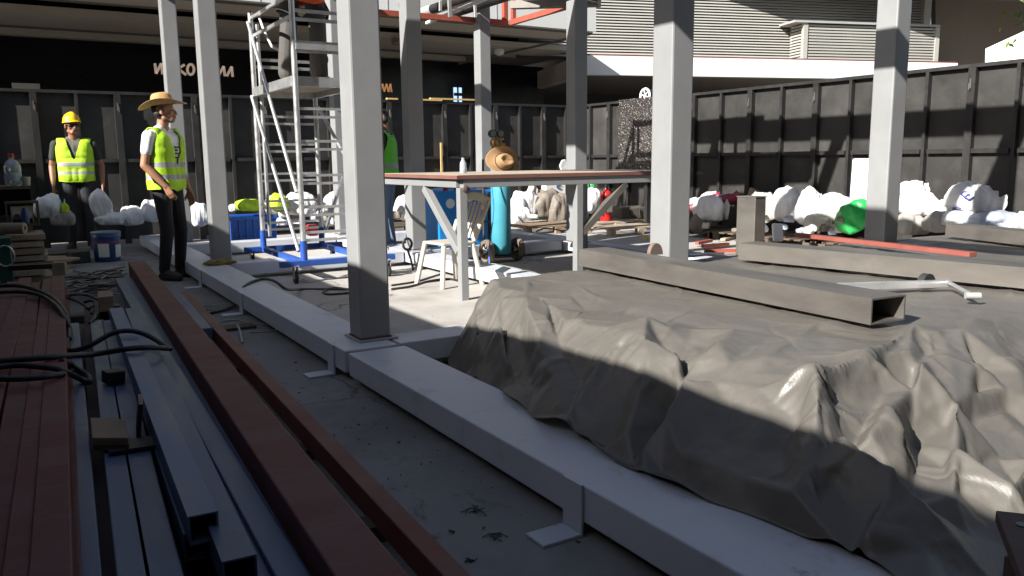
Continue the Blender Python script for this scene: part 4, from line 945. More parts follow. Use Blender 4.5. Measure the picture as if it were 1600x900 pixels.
def make_person(label, b, cols, loc, rz, voxel=.008):
    bm_ = MB()
    for a, ra, c, rb, lab in b.p:
        bm_.ell(a, (ra,) * 3, 12, 8); bm_.ell(c, (rb,) * 3, 12, 8)
        if (c - a).length > 1e-3: bm_.cyl(a, c, ra, rb, 12)
    me = bpy.data.meshes.new('tmp'); me.from_pydata(bm_.v, [], bm_.f); o = bpy.data.objects.new('tmp', me); COL.objects.link(o)
    md = o.modifiers.new('r', 'REMESH'); md.mode = 'VOXEL'; md.voxel_size = voxel
    sm = o.modifiers.new('s', 'SMOOTH'); sm.factor = .5; sm.iterations = 3
    dg = bpy.context.evaluated_depsgraph_get(); dg.update()
    nm = bpy.data.meshes.new_from_object(o.evaluated_get(dg)); bpy.data.objects.remove(o, do_unlink=True); bpy.data.meshes.remove(me)
    nv = len(nm.vertices); co = np.empty(nv * 3); nm.vertices.foreach_get('co', co); co = co.reshape(-1, 3)
    cen = np.empty(len(nm.polygons) * 3); nm.polygons.foreach_get('center', cen); cen = cen.reshape(-1, 3)
    best = np.full(len(cen), 1e9); lab_i = np.zeros(len(cen), int); labs = list(dict.fromkeys(p[4] for p in b.p))
    for a, ra, c, rb, lab in b.p:
        a_ = np.array(a); d = np.array(c) - a_; L2 = d @ d
        t = np.clip(((cen - a_) @ d) / L2, 0, 1) if L2 > 1e-9 else np.zeros(len(cen))
        dist = np.linalg.norm(cen - (a_ + t[:, None] * d), axis=1) - (ra + (rb - ra) * t)
        m = dist < best; best[m] = dist[m]; lab_i[m] = labs.index(lab)
    mlist = list(dict.fromkeys(cols.get(l, l) for l in labs))
    for m in mlist: nm.materials.append(M[m])
    lut = np.array([mlist.index(cols.get(l, l)) for l in labs]); nm.polygons.foreach_set('material_index', lut[lab_i].astype(np.int32)); nm.polygons.foreach_set('use_smooth', [True] * len(nm.polygons)); nm.update()
    root = bpy.data.objects.new('person', nm); COL.objects.link(root); root.location = loc; root.rotation_euler = (0, 0, rz); tag(root, label, 'person'); root['_org'] = (0, 0, 0)
    return root, nm, cen, lab_i, labs
def add_vest(root, nm, cen, lab_i, labs, ok, hem, bands, mname, off=.014, vdepth=1.13, top=1.47):
    keep = np.isin(lab_i, [labs.index(l) for l in ok if l in labs]) & (cen[:, 2] > hem) & (cen[:, 2] < top)
    V = (cen[:, 1] > .0) & (np.abs(cen[:, 0]) < (cen[:, 2] - vdepth) * .34) & (cen[:, 2] > vdepth)
    keep &= ~V
    keep &= ~((cen[:, 1] <= 0) & (np.abs(cen[:, 0]) < .06) & (cen[:, 2] > 1.455))
    used = {}; vs_ = []; fs_ = []; mi = []
    for p in np.nonzero(keep)[0]:
        f = []
        for vi in nm.polygons[int(p)].vertices:
            if vi not in used:
                v = nm.vertices[vi]; used[vi] = len(vs_)
                fl = max(0, (1.15 - v.co.z)) * .05
                nn = Vector(v.normal); vs_.append(v.co + nn * (off + fl))
            f.append(used[vi])
        fs_.append(tuple(f)); z = cen[p][2]; mi.append(1 if any(lo < z < hi for lo, hi in bands) else 0)
    me = bpy.data.meshes.new('vest'); me.from_pydata(vs_, [], fs_); me.materials.append(M[mname]); me.materials.append(M['reflect'])
    me.polygons.foreach_set('material_index', np.array(mi, np.int32)); me.polygons.foreach_set('use_smooth', [True] * len(me.polygons)); me.update()
    o = bpy.data.objects.new('vest', me); COL.objects.link(o); o.parent = root
    s_ = o.modifiers.new('s', 'SMOOTH'); s_.factor = .5; s_.iterations = 14
    d_ = o.modifiers.new('t', 'SOLIDIFY'); d_.thickness = .006; d_.offset = 1
    return o
def std_body(b, leg_l, leg_r, arm_l, arm_r, lab_t='torso', w_=1.0, belly=0, shoe='shoe'):
    # legs / arms: lists of joints; left = -x
    b.cap((-.075, 0, .97), .115, (.075, 0, .97), .115, 'pelvis'); b.cap((-.07, .0, 1.06), .112, (.07, .0, 1.06), .112, lab_t)
    b.cap((-.075, .0 + belly, 1.15), .112, (.075, .0 + belly, 1.15), .112, lab_t); b.cap((-.09, .01, 1.26), .118, (.09, .01, 1.26), .118, lab_t)
    b.cap((-.10, .005, 1.35), .105, (.10, .005, 1.35), .105, lab_t); b.cap((-.15 * w_, -.005, 1.415), .062, (.15 * w_, -.005, 1.415), .062, lab_t); b.cap((-.06, -.01, 1.45), .06, (.06, -.01, 1.45), .06, lab_t)
    for sx in (-1, 0, 1): b.cap((sx * .075, belly * .6, 1.0), .113, (sx * .10, .008, 1.34), .110, lab_t)
    for lg in (leg_l, leg_r):
        h_, k_, a_, t_ = [Vector(q) for q in lg]
        b.cap(h_, .098, h_ * .4 + k_ * .6, .074, 'leg'); b.cap(h_ * .4 + k_ * .6, .074, k_, .062, 'leg'); b.cap(k_, .064, k_ * .6 + a_ * .4, .06, 'leg'); b.cap(k_ * .6 + a_ * .4, .06, a_ + Vector((0, 0, .02)), .053, 'leg')
        b.cap(a_ + Vector((0, 0, .0)), .045, a_ + Vector((0, 0, -.02)), .045, shoe)
        hl = a_ + (a_ - t_).normalized() * .03; hl.z = t_.z + .006
        b.cap(hl, .042, t_, .038, shoe); b.cap(a_ + Vector((0, 0, -.015)), .043, t_ + Vector((0, 0, .004)), .036, shoe)
    for ar in (arm_l, arm_r):
        s_, e_, w2 = [Vector(q) for q in ar[:3]]; sl_ = ar[3] if len(ar) > 3 else .55
        m_ = s_ * (1 - sl_) + e_ * sl_
        b.cap(s_, .062, m_, .056, 'sleeve'); b.cap(m_, .045, e_, .040, 'arm'); b.cap(e_, .041, e_ * .6 + w2 * .4, .039, 'arm'); b.cap(e_ * .6 + w2 * .4, .039, w2, .026, 'arm')
    return b
def heading(hx, hy): return math.atan2(-hx, hy)
M['lip'] = mat('lip', (.24, .09, .07), .5); M['eye'] = mat('eye', (.03, .022, .018), .3)

# man in the straw hat
b = Body()
std_body(b, [(-.09, 0, .92), (-.12, .04, .50), (-.15, -.02, .09), (-.19, .15, .035)], [(.09, 0, .92), (.10, .03, .50), (.10, -.03, .09), (.12, .14, .035)],
         [(-.215, -.01, 1.40), (-.265, -.03, 1.12), (-.25, .08, .87), .5], [(.215, -.01, 1.40), (.255, -.05, 1.13), (.17, .10, .93), .5])
b.hand((-.25, .08, .87), (.03, .25, -1), (1, .2, 0), 1, 'arm', .55); b.hand((.17, .10, .93), (-.25, .35, -.9), (-1, -.1, .2), -1, 'arm', .5)
b.cap((0, -.01, 1.44), .058, (0, .012, 1.56), .054, 'neck')
HT = head(b, (0, .03, 1.635), R(20), R(8), beard='stubble')
M['stubble'] = mat('stubble', (.20, .10, .065), .6)
PL = G(272, 436, 0)
man, nm, cen, li, lb = make_person('man in straw hat and lime vest over white tee shirt, looking to the right', b,
    dict(torso='tee_white', sleeve='tee_white', pelvis='pants_black', leg='pants_black', arm='skin', neck='skin'), (PL.x, PL.y, 0), heading(.74, -.67))
add_vest(man, nm, cen, li, lb, ('torso', 'pelvis', 'leg'), .895, ((1.105, 1.155), (.985, 1.035)), 'vest', off=.016)
def hat(parent, T, m, brim=.185, curl=.05, crown=.115, name='straw_hat', tilt=0.0, zoff=.075):
    mb = MB(); n = 40; rings = []
    prof = [(.0, crown - .018), (.03, crown - .018), (.055, crown - .004), (.072, crown - .004), (.086, crown - .03), (.093, .04), (.099, .004), (.108, 0), (.135, .0), (.165, .002), (brim, .006), (brim, .0), (.165, -.004), (.135, -.006), (.1, -.008)]
    vs_ = []; fs_ = []
    for r_, z_ in prof:
        for k in range(n):
            a = 2 * math.pi * k / n; x = r_ * math.cos(a) * .92; y = r_ * math.sin(a) * 1.12
            zz = z_
            if r_ > .1: q = (r_ - .1) / (brim - .1); zz += curl * q * (math.cos(a) ** 2) * 1.2 - .03 * q * (math.sin(a) ** 2)
            if z_ > crown - .03: zz -= .022 * math.exp(-(x / .025) ** 2) * (1 if y > -.05 else .6)
            if z_ > .03: x *= 1 - .12 * max(0, math.sin(a))
            vs_.append(T(x, y + .0, zz + zoff))
    for i in range(len(prof) - 1):
        for k in range(n): fs_.append((i * n + k, i * n + (k + 1) % n, (i + 1) * n + (k + 1) % n, (i + 1) * n + k))
    mb.add(vs_, fs_)
    o = build(name, mb, M[m], parent, local=True, smooth=True, subsurf=1)
    return o
hat(man, HT, 'straw', brim=.205, curl=.035)
mb = MB(); mb.tube([HT(.092 * math.cos(a), .108 * math.sin(a) + .0, .088) for a in [2 * math.pi * k / 24 for k in range(24)]], .009, 6, closed=True); build('hat_band', mb, M['cardboard'], man, local=True, smooth=True)
mb = MB()
for px_, z_, w_ in ((-.01, 1.30, .05), (.0, 1.27, .035), (-.005, 1.24, .045), (0, 1.20, .02)): mb.box(px_ - w_ / 2, px_ + w_ / 2, .1205, .138, z_ - .007, z_ + .007)
build('shirt_print', mb, M['tee_dark'], man, local=True)

# man in the yellow helmet
b = Body()
std_body(b, [(-.09, 0, .92), (-.11, .02, .50), (-.12, -.02, .09), (-.16, .14, .035)], [(.09, 0, .92), (.11, .03, .50), (.13, -.01, .09), (.17, .15, .035)],
         [(-.225, -.01, 1.40), (-.30, -.03, 1.12), (-.30, .05, .86), .6], [(.225, -.01, 1.40), (.29, -.04, 1.12), (.28, .06, .87), .6], belly=.03)
b.hand((-.30, .05, .86), (.03, .2, -1), (1, .2, 0), 1, 'arm', .6); b.hand((.28, .06, .87), (-.03, .2, -1), (-1, .2, 0), -1, 'arm', .6)
b.cap((0, -.01, 1.44), .062, (0, .012, 1.56), .058, 'neck')
HT2 = head(b, (0, .03, 1.635), R(24), R(3), glasses=True, mats='skin_dark')
hp = GY(119, 259, 12.35)
man2, nm, cen, li, lb = make_person('man in a yellow safety helmet, sunglasses and lime vest standing at the left', b,
    dict(torso='tee_grey', sleeve='tee_dark', pelvis='jeans_dark', leg='jeans_dark', arm='skin_dark', neck='skin_dark'), (hp.x, hp.y, 0), heading(-.18, -.98))
add_vest(man2, nm, cen, li, lb, ('torso', 'pelvis', 'leg'), .915, ((1.12, 1.165), (1.01, 1.055)), 'vest', off=.018, vdepth=1.2)
mb = MB(); n = 28
prof = [(0, .152), (.045, .145), (.08, .118), (.1, .08), (.106, .04), (.112, .022), (.112, .016), (.1, .016)]
vs_ = []; fs_ = []
for r_, z_ in prof:
    for k in range(n):
        a = 2 * math.pi * k / n; x = r_ * math.cos(a); y = r_ * math.sin(a) * 1.12
        if z_ <= .023 and math.sin(a) > 0: y += .045 * math.sin(a) ** 2; 
        rid = .012 if abs(x) < .022 and z_ > .05 else 0
        vs_.append(HT2(x, y - .004, z_ + .03 + rid))
for i in range(len(prof) - 1):
    for k in range(n): fs_.append((i * n + k, i * n + (k + 1) % n, (i + 1) * n + (k + 1) % n, (i + 1) * n + k))
mb.add(vs_, fs_); build('safety_helmet', mb, M['helmet'], man2, local=True, smooth=True)

# worker on the scaffold
b = Body()
std_body(b, [(-.09, 0, .92), (-.16, .06, .50), (-.19, .0, .09), (-.23, .15, .035)], [(.09, 0, .92), (.13, .02, .50), (.15, -.05, .09), (.19, .12, .035)],
         [(-.215, -.01, 1.40), (-.36, .12, 1.30), (-.22, .34, 1.42), .6], [(.215, -.01, 1.40), (.36, .12, 1.28), (.2, .34, 1.40), .6])
b.hand((-.22, .34, 1.42), (.3, .9, .3), (0, 0, -1), 1, 'arm', .8); b.hand((.2, .34, 1.40), (-.3, .9, .3), (0, 0, -1), -1, 'arm', .8)
b.cap((-.16, .05, .62), .088, (-.14, .03, .9), .10, 'leg'); b.cap((.14, .02, .62), .088, (.12, .0, .9), .10, 'leg')
b.cap((-.185, .0, .10), .088, (-.18, .01, .3), .082, 'leg'); b.cap((.15, -.05, .10), .088, (.145, -.03, .3), .082, 'leg'); b.cap((-.18, .01, .3), .08, (-.16, .05, .56), .086, 'leg'); b.cap((.148, -.03, .3), .08, (.14, .02, .56), .086, 'leg'); b.ball((-.2, .03, .2), .08, 'leg'); b.ball((.17, -.02, .22), .08, 'leg'); b.ball((-.17, .07, .47), .085, 'leg'); b.ball((.13, .05, .45), .085, 'leg')
b.cap((0, -.01, 1.44), .06, (0, .012, 1.56), .056, 'neck'); HT3 = head(b, (0, .03, 1.635), 0, R(12))
man3, nm, cen, li, lb = make_person('worker in grey work trousers and orange harness standing on the scaffold platform', b,
    dict(torso='tee_dark', sleeve='tee_dark', pelvis='pants_grey', leg='pants_grey', arm='skin', neck='skin', shoe='shoe_tan'), (2.60, 8.28, 1.936), heading(.55, .83))
mb = MB(); mb.tube([Vector((.205 * math.cos(a), .14 * math.sin(a), .80 + .03 * math.sin(a * 2))) for a in [2 * math.pi * k / 24 for k in range(24)]], .03, 8, closed=True); build('harness_belt', mb, M['orange'], man3, local=True, smooth=True)
for sx in (-1, 1):
    c = Vector((sx * .13, .02, .66)); mb = MB(); mb.tube([c + Vector((.115 * math.cos(a), .115 * math.sin(a), sx * .04 * math.cos(a))) for a in [2 * math.pi * k / 20 for k in range(20)]], .02, 8, closed=True); build('leg_strap', mb, M['tee_dark'], man3, local=True, smooth=True)
    mb = MB(); mb.tube([(sx * .2, .03, .8), (sx * .245, .06, .7), (sx * .22, .08, .6)], .018, 6); build('strap', mb, M['black_steel'], man3, local=True, smooth=True)

# worker half hidden behind the near column
b = Body()
std_body(b, [(-.09, 0, .92), (-.10, .03, .50), (-.10, -.02, .09), (-.12, .15, .035)], [(.09, 0, .92), (.10, .02, .50), (.11, -.03, .09), (.13, .14, .035)],
         [(-.215, -.01, 1.40), (-.30, .02, 1.13), (-.22, .22, .98), .5], [(.215, -.01, 1.40), (.29, -.02, 1.12), (.20, .16, .95), .5])
b.hand((-.22, .22, .98), (.3, .8, -.5), (.8, 0, -.3), 1, 'glove', .8); b.hand((.20, .16, .95), (-.2, .7, -.6), (-.8, 0, -.3), -1, 'glove', .8)
b.cap((0, -.01, 1.44), .06, (0, .012, 1.56), .056, 'neck'); HT4 = head(b, (0, .04, 1.625), R(10), R(-14), mats='skin_dark')
pm = G(596, 395, .0)
ps_ = GY(610, 259, 9.0)
man4, nm, cen, li, lb = make_person('worker in jeans and a green vest with orange gloves, half hidden behind the near column', b,
    dict(torso='tee_dark', sleeve='tee_dark', pelvis='jeans', leg='jeans', arm='skin_dark', neck='skin_dark', glove='orange', shoe='shoe_tan'), (ps_.x, 9.15, 0), heading(-.80, .60))
add_vest(man4, nm, cen, li, lb, ('torso', 'pelvis'), .97, ((1.06, 1.115),), 'vest_green', off=.018)
# ------------------------------------------------------------------ steel stock in the shaded foreground
def stock(name, label, far, near, z, wd, h, m, group, y_far=None, y_near=None, hollow=False, bevel=.004):
    p, q = G(*far, z), G(*near, z); d = (q - p).normalized()
    if y_far is not None: p = p + d * ((y_far - p.y) / d.y)
    if y_near is not None: q = p + d * ((y_near - p.y) / d.y)
    off = Vector((0, 0, -h / 2)); mb = MB()
    if hollow: mb.hollow(p + off, q + off, wd, h, .005)
    else: mb.bar(p + off, q + off, wd, h)
    return build(name, mb, M[m], None, label, 'steel tube' if name != 'steel_beam' else 'beam', group, bevel=bevel if not hollow else 0)
g1 = 'rust red steel tubes stacked at the left'
rd = [((90.5, 434), (83.5, 700)), ((77, 434), (53.5, 700)), ((53.5, 434), (17.5, 700)), ((39, 434), (15, 515)), ((23, 434), (-8, 515)), ((8, 434), (-32, 515)), ((-8, 434), (-56, 515))]
nm_ = ['first (rightmost)', 'second', 'third', 'fourth', 'fifth', 'sixth', 'seventh']
for i, (a, c) in enumerate(rd):
    p = G(*a, .30)
    stock('steel_tube', 'rust red steel tube, %s from the right edge of the left stack, top layer' % nm_[i], a, c, .30 - .006 * (i % 3), .083, .08, 'red_primer_dusty', g1, y_far=7.15 - .12 * ((i * 7) % 3), y_near=-.6)
for i, (a, c) in enumerate([((97, 434), (96, 700)), ((66, 434), (36, 700)), ((46, 434), (3, 700)), ((30, 434), (4, 515))]):
    stock('steel_tube', 'rust red steel tube seen in a gap of the lower layer, %s from the right' % nm_[i].split(' ')[0], a, c, .212, .085, .08, 'red_primer_dusty', g1 + ', lower layer', y_far=7.0, y_near=-.6)
g2 = 'blue grey steel tubes on the floor'
B1, B2, B3, B4 = .2, .2, .28, .24
stock('steel_tube', 'flat blue grey tube next to the rust red stack', (111, 505), (123, 800), B1, .085, .06, 'blue_steel', g2, y_near=-.6)
stock('angle_bar', 'dark rusty bar between the two left blue grey tubes', (140, 480), (159, 800), .13, .07, .05, 'rust_dark', g2, y_near=-.6)
stock('steel_tube', 'blue grey tube under the plywood offcut, left of a thin seam', (151, 500), (195, 800), B2, .074, .06, 'blue_steel', g2, y_near=-.6)
stock('steel_tube', 'blue grey tube under the plywood offcut, right of a thin seam', (170, 500), (235, 800), B2, .082, .06, 'blue_steel', g2, y_near=-.6)
stock('steel_tube', 'pale blue grey tube on top of the pile with its open end in view', (181, 481), (317, 803), B3, .072, .078, 'blue_steel', g2, hollow=True)
stock('steel_tube', 'blue grey tube just under the topmost one, open end lower left', (178, 481), (311, 830), B3 - .08, .078, .078, 'blue_steel', g2, hollow=True)
stock('steel_tube', 'blue grey tube right of the topmost one with its open end at the frame edge', (206, 481), (374, 872), B4, .078, .078, 'blue_steel', g2, hollow=True)
stock('steel_tube', 'far blue grey tube ending beside the pale cable tangle', (187, 434), (400, 800), B2 - .02, .072, .07, 'blue_steel', g2, y_near=-.6)
stock('steel_tube', 'blue grey tube lying close against the long red beam, lower one', (200, 434), (425, 800), B2 - .05, .06, .06, 'blue_steel', g2, y_near=-.6)
stock('steel_tube', 'deep blue grey tube in the shade between two upper tubes', (214, 500), (350, 800), .16, .08, .06, 'blue_steel', g2, y_near=-.6)
stock('steel_beam', 'long dusty red steel beam reaching from the viewer to the man in the straw hat', (213.5, 408), (507, 800), .25, .145, .19, 'red_primer_dusty', 'red steel beams on the floor', y_near=-.5, bevel=.006)
stock('steel_beam', 'thin bright red steel beam lying right of the long dusty one', (287, 456), (590, 770), .13, .062, .085, 'red_primer', 'red steel beams on the floor', y_near=-.5, bevel=.004)
stock('steel_tube', 'short pale blue tube wedged between the two red beams', (266, 447), (322, 513), .16, .07, .06, 'blue_steel', g2)
for k, y_ in enumerate((6.6, 4.4, 2.2)):
    mb = MB(); mb.box(-.7, .95, y_, y_ + .09, .0, .055); build('timber_bearer', mb, M['wood_dark'], None, 'timber bearer under the steel stock, %s from the rear' % ('first', 'second', 'third')[k], 'timber', 'timber bearers under the steel')
for k, y_ in enumerate((5.6, 3.0)):
    mb = MB(); mb.box(.78, .98, y_, y_ + .09, .0, .042); build('timber_block', mb, M['wood_dark'], None, 'small timber block carrying the red beams, %s one' % ('farther', 'nearer')[k], 'timber', 'timber blocks under the red beams')
# dust patch stripe on the topmost tube (tape)
# offcuts lying on the tubes
t = thing('plywood_offcut', 'square plywood offcut on the blue tubes beside a dark angle bracket', 'offcut', G(180, 675, .2))
a, b, c, d = G(141, 652, .25), G(196, 655, .25), G(200, 684, .25), G(144, 684, .25)
mb = MB(); mb.prism([a, b, c, d], (0, 0, -.018)); build('plywood', mb, M['wood'], t, bevel=.002)
mb = MB(); mb.prism([a + Vector((.002, -.004, -.019)), b + Vector((0, 0, -.019)), c + Vector((.0, -.01, -.019)), d + Vector((0, -.012, -.019))], (0, 0, -.022)); build('lower_ply', mb, M['wood_dark'], t)
t = thing('angle_bracket', 'dark steel angle bracket standing on the blue tubes right of the plywood', 'bracket', G(210, 690, .2))
p = G(208, 698, .205); mb = MB(); mb.cbox(p + Vector((0, 0, .006)), (.15, .11, .012), Euler((0, 0, R(-4)))); build('flange', mb, M['black_steel'], t)
p = G(212, 680, .205); mb = MB(); mb.cbox(p + Vector((.02, 0.03, .06)), (.014, .14, .12), Euler((R(0), R(8), R(-6)))); build('upright', mb, M['black_steel'], t)
p = G(178, 598, .205); mb = MB(); mb.cbox(p + Vector((0, 0, .028)), (.075, .075, .055), Euler((0, R(4), R(14)))); build('steel_offcut', mb, M['black_steel'], None, 'small black steel offcut on the blue tubes below the cable', 'offcut', bevel=.004)
p = G(166, 482, .2); mb = MB(); mb.cbox(p + Vector((0, 0, .05)), (.09, .28, .1), Euler((0, 0, R(-4)))); build('timber_offcut', mb, M['wood'], None, 'squared timber offcut at the far end of the blue tubes', 'timber', bevel=.004)
p = G(172, 500, .12); mb = MB(); mb.cbox(p + Vector((0, 0, .05)), (.12, .12, .1)); build('steel_block', mb, M['black_steel'], None, 'dark block under the far end of the pale blue tube', 'block')
p = G(58, 421, .305); mb = MB(); mb.cbox(p + Vector((0, 0, .022)), (.40, .05, .04), Euler((0, 0, R(-10)))); build('steel_angle', mb, M['black_steel'], None, 'short dark bar across the far end of the rust red stack', 'bar')
p = G(90, 428, .29); mb = MB(); mb.cbox(p + Vector((.02, .05, .04)), (.09, .14, .1), Euler((0, 0, R(-8)))); build('timber_offcut', mb, M['wood'], None, 'pale timber block at the far right corner of the rust red stack', 'timber', bevel=.004)
# ------------------------------------------------------------------ cables
def cable(label, pts, r, m='cable', cat='cable', group=None, name='cable'):
    # smooth the polyline
    P_ = [Vector(p) for p in pts]; out = []
    for i in range(len(P_) - 1):
        p0, p1, p2, p3 = P_[max(i - 1, 0)], P_[i], P_[i + 1], P_[min(i + 2, len(P_) - 1)]
        for k in range(6):
            s = k / 6
            out.append(.5 * ((2 * p1) + (p2 - p0) * s + (2 * p0 - 5 * p1 + 4 * p2 - p3) * s * s + (3 * p1 - p0 - 3 * p2 + p3) * s ** 3))
    out.append(P_[-1]); mb = MB(); mb.tube(out, r, 8); return build(name, mb, M[m], None, label, cat, group, smooth=True)
gk = 'black cables over the steel stock'
cable('thick black cable looping over the far rust red tubes, upper of two', [G(-30, 449, .32), G(20, 446, .325), G(50, 451, .325), G(80, 464, .325), G(98, 482, .31), G(106, 505, .26), G(108, 530, .22)], .014, group=gk)
cable('thick black cable looping over the far rust red tubes, lower of two', [G(-30, 458, .32), G(30, 456, .325), G(62, 461, .325), G(88, 478, .325), G(102, 500, .29), G(110, 520, .225), G(103, 536, .22), G(110, 548, .22), G(140, 540, .25), G(175, 521, .30), G(205, 517, .31), G(235, 526, .29), G(262, 544, .26)], .013, group=gk)
cable('long black cable lying straight across both steel stacks', [G(-30, 566, .32), G(40, 561, .32), G(90, 557, .31), G(150, 553, .27), G(200, 545, .30), G(240, 543, .29), G(266, 545, .25)], .014, group=gk)
cable('black cable loop across the rust red tubes below the straight cable', [G(-30, 578, .32), G(20, 571, .32), G(60, 573, .32), G(95, 578, .31), G(125, 592, .22), G(140, 597, .215), G(136, 586, .215), G(112, 570, .22), G(96, 565, .30)], .013, group=gk)
cable('black cable hugging the rust red tubes, lowest of the bundle', [G(-30, 592, .32), G(30, 592, .32), G(70, 589, .32), G(100, 584, .31)], .012, group=gk)
for i, pts in enumerate(([(98, 466), (118, 460), (140, 462), (156, 470)], [(128, 474), (142, 470), (148, 476), (136, 482)], [(90, 462), (120, 470), (140, 484), (143, 490)], [(146, 470), (150, 490), (140, 505)])):
    cable('thin dark cable curled in front of the timber offcut, %s strand' % ('first', 'second', 'third', 'fourth')[i], [G(x, y, .2 + .02 * (k % 2)) for k, (x, y) in enumerate(pts)], .009, group='thin dark cables by the timber offcut')
rnd = random.Random(11)
for i in range(22):
    y0_ = rnd.uniform(424, 462); x0_ = rnd.uniform(98, 125); x1_ = rnd.uniform(165, 200)
    pts = []
    for k in range(5):
        s = k / 4; pts.append(G(x0_ + (x1_ - x0_) * s, y0_ + rnd.uniform(-4, 4) - 12 * s * (i % 3 == 0), rnd.uniform(.02, .14)))
    cable('thin pale cable in the loose tangle between the two steel stacks', pts, rnd.uniform(.005, .009), 'cable_pale' if i % 3 else 'wood_dark', group='pale cable tangle')
cable('brighter cream cable end curling above the pale tangle', [G(147, 442, .1), G(165, 432, .13), G(178, 426, .16), G(186, 423, .17)], .007, 'cable_pale')
cable('black hose arching over the white floor beam', [G(330, 489, .012), G(352, 484, .012), G(368, 476, .03), G(376, 462, .10), G(380, 450, .16), G(392, 441, .178), G(412, 436, .178), G(430, 440, .178), G(448, 452, .012 + .1), G(470, 452, .015), G(510, 452, .012), G(545, 452, .012)], .012)
cable('black hose loop on the floor left of the near column', [G(545, 452, .03), G(522, 450, .012), G(505, 456, .012), G(515, 460, .012), G(545, 458, .012)], .011)
cable('thin grey wire loop on the shaded floor', [G(344, 503, .006), G(368, 500, .006), G(395, 506, .006), G(430, 508, .006), G(440, 512, .006), G(425, 517, .006), G(390, 519, .006)], .005, 'cable_pale')
cable('short white wire stub on the shaded floor', [G(371, 508, .04), G(375, 518, .02), G(379, 536, .008)], .008, 'cable_pale')
for i, (x, y) in enumerate(((326, 477), (328, 480), (329, 484))):
    cable('bright thin wire end on the floor near the red beam, %s of three' % ('first', 'second', 'third')[i], [G(x - 8, y, .006), G(x + 3, y - 1, .006), G(x + 14, y + 1, .006)], .004, 'cable_pale', group='wire ends by the red beam')
p = G(370, 514, 0); mb = MB(); mb.box(p.x - .12, p.x + .12, p.y - .06, p.y + .08, .002, .02); build('steel_plate', mb, M['rust_dark'], None, 'dark steel plate on the floor beside the red beam', 'plate')
cable('dark cable coil at the foot of the left column', [G(285, 397, .03), G(300, 391, .05), G(318, 392, .04), G(306, 398, .03), G(294, 404, .03), G(312, 403, .03), G(322, 398, .04)], .012)
for i, (x, y, s) in enumerate(((742, 801, .7), (772, 840, .65), (735, 876, .3))):
    c = G(x, y, 0); mb = MB(); rr = random.Random(i + 5)
    for k in range(7):
        a = rr.random() * 6.28; d = Vector((math.cos(a), math.sin(a), 0)) * rr.uniform(.02, .05) * s; o_ = Vector((rr.uniform(-.03, .03), rr.uniform(-.03, .03), .004)) * s
        mb.tube([c + o_ - d, c + o_ + Vector((rr.uniform(-.01, .01), rr.uniform(-.01, .01), .006)), c + o_ + d], .0016, 5)
    build('wire_scrap', mb, M['cable'], None, ('larger', 'middle', 'tiny')[i] + ' scrap of dark wire on the shaded concrete by the beam bracket', 'scrap', 'wire scraps on the shaded floor')
# yellow rag at the foot of the second column
c = Vector((1.66, 8.22, BT + .02)); mb = MB(); rr = random.Random(3)
mb.ell(c + Vector((-.02, -.02, 0)), (.15, .075, .03), 18, 10); mb.v = [v + Vector((rr.uniform(-.025, .025), rr.uniform(-.02, .02), rr.uniform(-.01, .012))) for v in mb.v]
build('rag', mb, mat('rag_yellow', (.22, .165, .06), .85, var=.35, scale=18, bump=.4), None, 'crumpled yellowish rag at the foot of the white column', 'rag')

# ------------------------------------------------------------------ clutter at the far left
t = thing('side_table', 'small dark table with a bottle on it at the left edge', 'table', (.0, 9.6, 0))
yt = 9.4; a = GY(0, 291, yt); bq = GY(48, 291, yt); zt = a.z
mb = MB(); mb.box(a.x - .7, bq.x, yt - .1, yt + .5, zt - .03, zt); build('top', mb, M['wood_dark'], t)
mb = MB(); mb.box(a.x - .7, bq.x - .01, yt - .08, yt - .05, zt - .28, zt - .031); build('apron', mb, M['lens'], t)
for x, y in ((bq.x - .05, yt - .05), (bq.x - .05, yt + .45), (a.x - .6, yt - .05), (a.x - .6, yt + .45)):
    mb = MB(); mb.box(x - .03, x + .03, y - .0295, y + .03, 0, zt - .0305); build('leg', mb, M['grey_paint'], t)
c = GY(22, 290, yt + .05)
t = thing('water_bottle', 'big clear water bottle with a red cap on the side table', 'bottle', (c.x, c.y, zt))
mb = MB(); mb.lathe((c.x, c.y, zt + .001), [(.068, 0), (.075, .01), (.075, .12), (.07, .13), (.075, .14), (.074, .19), (.05, .235), (.022, .26), (.022, .275)], 20); build('body', mb, M['pet'], t, smooth=True)
mb = MB(); mb.lathe((c.x, c.y, zt + .276), [(.027, 0), (.027, .035), (.022, .037)], 14); build('cap', mb, M['ext_red'], t)
mb = MB(); mb.lathe((c.x, c.y, zt + .05), [(.0762, 0), (.0762, .055)], 20); build('label_band', mb, M['sack_bluegrey'], t)
c = GY(48, 291, yt + .02); mb = MB(); mb.lathe((c.x - .03, c.y, zt + .001), [(.028, 0), (.036, .085), (.033, .085), (.026, .006)], 16); build('paper_cup', mb, M['plastic_white'], None, 'white paper cup at the corner of the side table', 'cup', smooth=True)
t = thing('old_radio', 'beige box shaped appliance in a wooden crate under the side table', 'appliance', GY(34, 350, 9.2))
a, b = GY(18, 349, 9.15), GY(51, 321, 9.15)
mb = MB(); mb.box(a.x, b.x, 9.15, 9.45, a.z, b.z); build('case', mb, M['beige'], t, bevel=.01)
mb = MB(); w_ = (b.x - a.x); mb.box(a.x + .06 * w_, b.x - .06 * w_, 9.135, 9.149, b.z - .11, b.z - .05); build('display', mb, M['plastic_white'], t)
mb = MB(); mb.box(a.x + .06 * w_, b.x - .06 * w_, 9.138, 9.149, b.z - .16, b.z - .125); build('grille', mb, M['lens'], t)
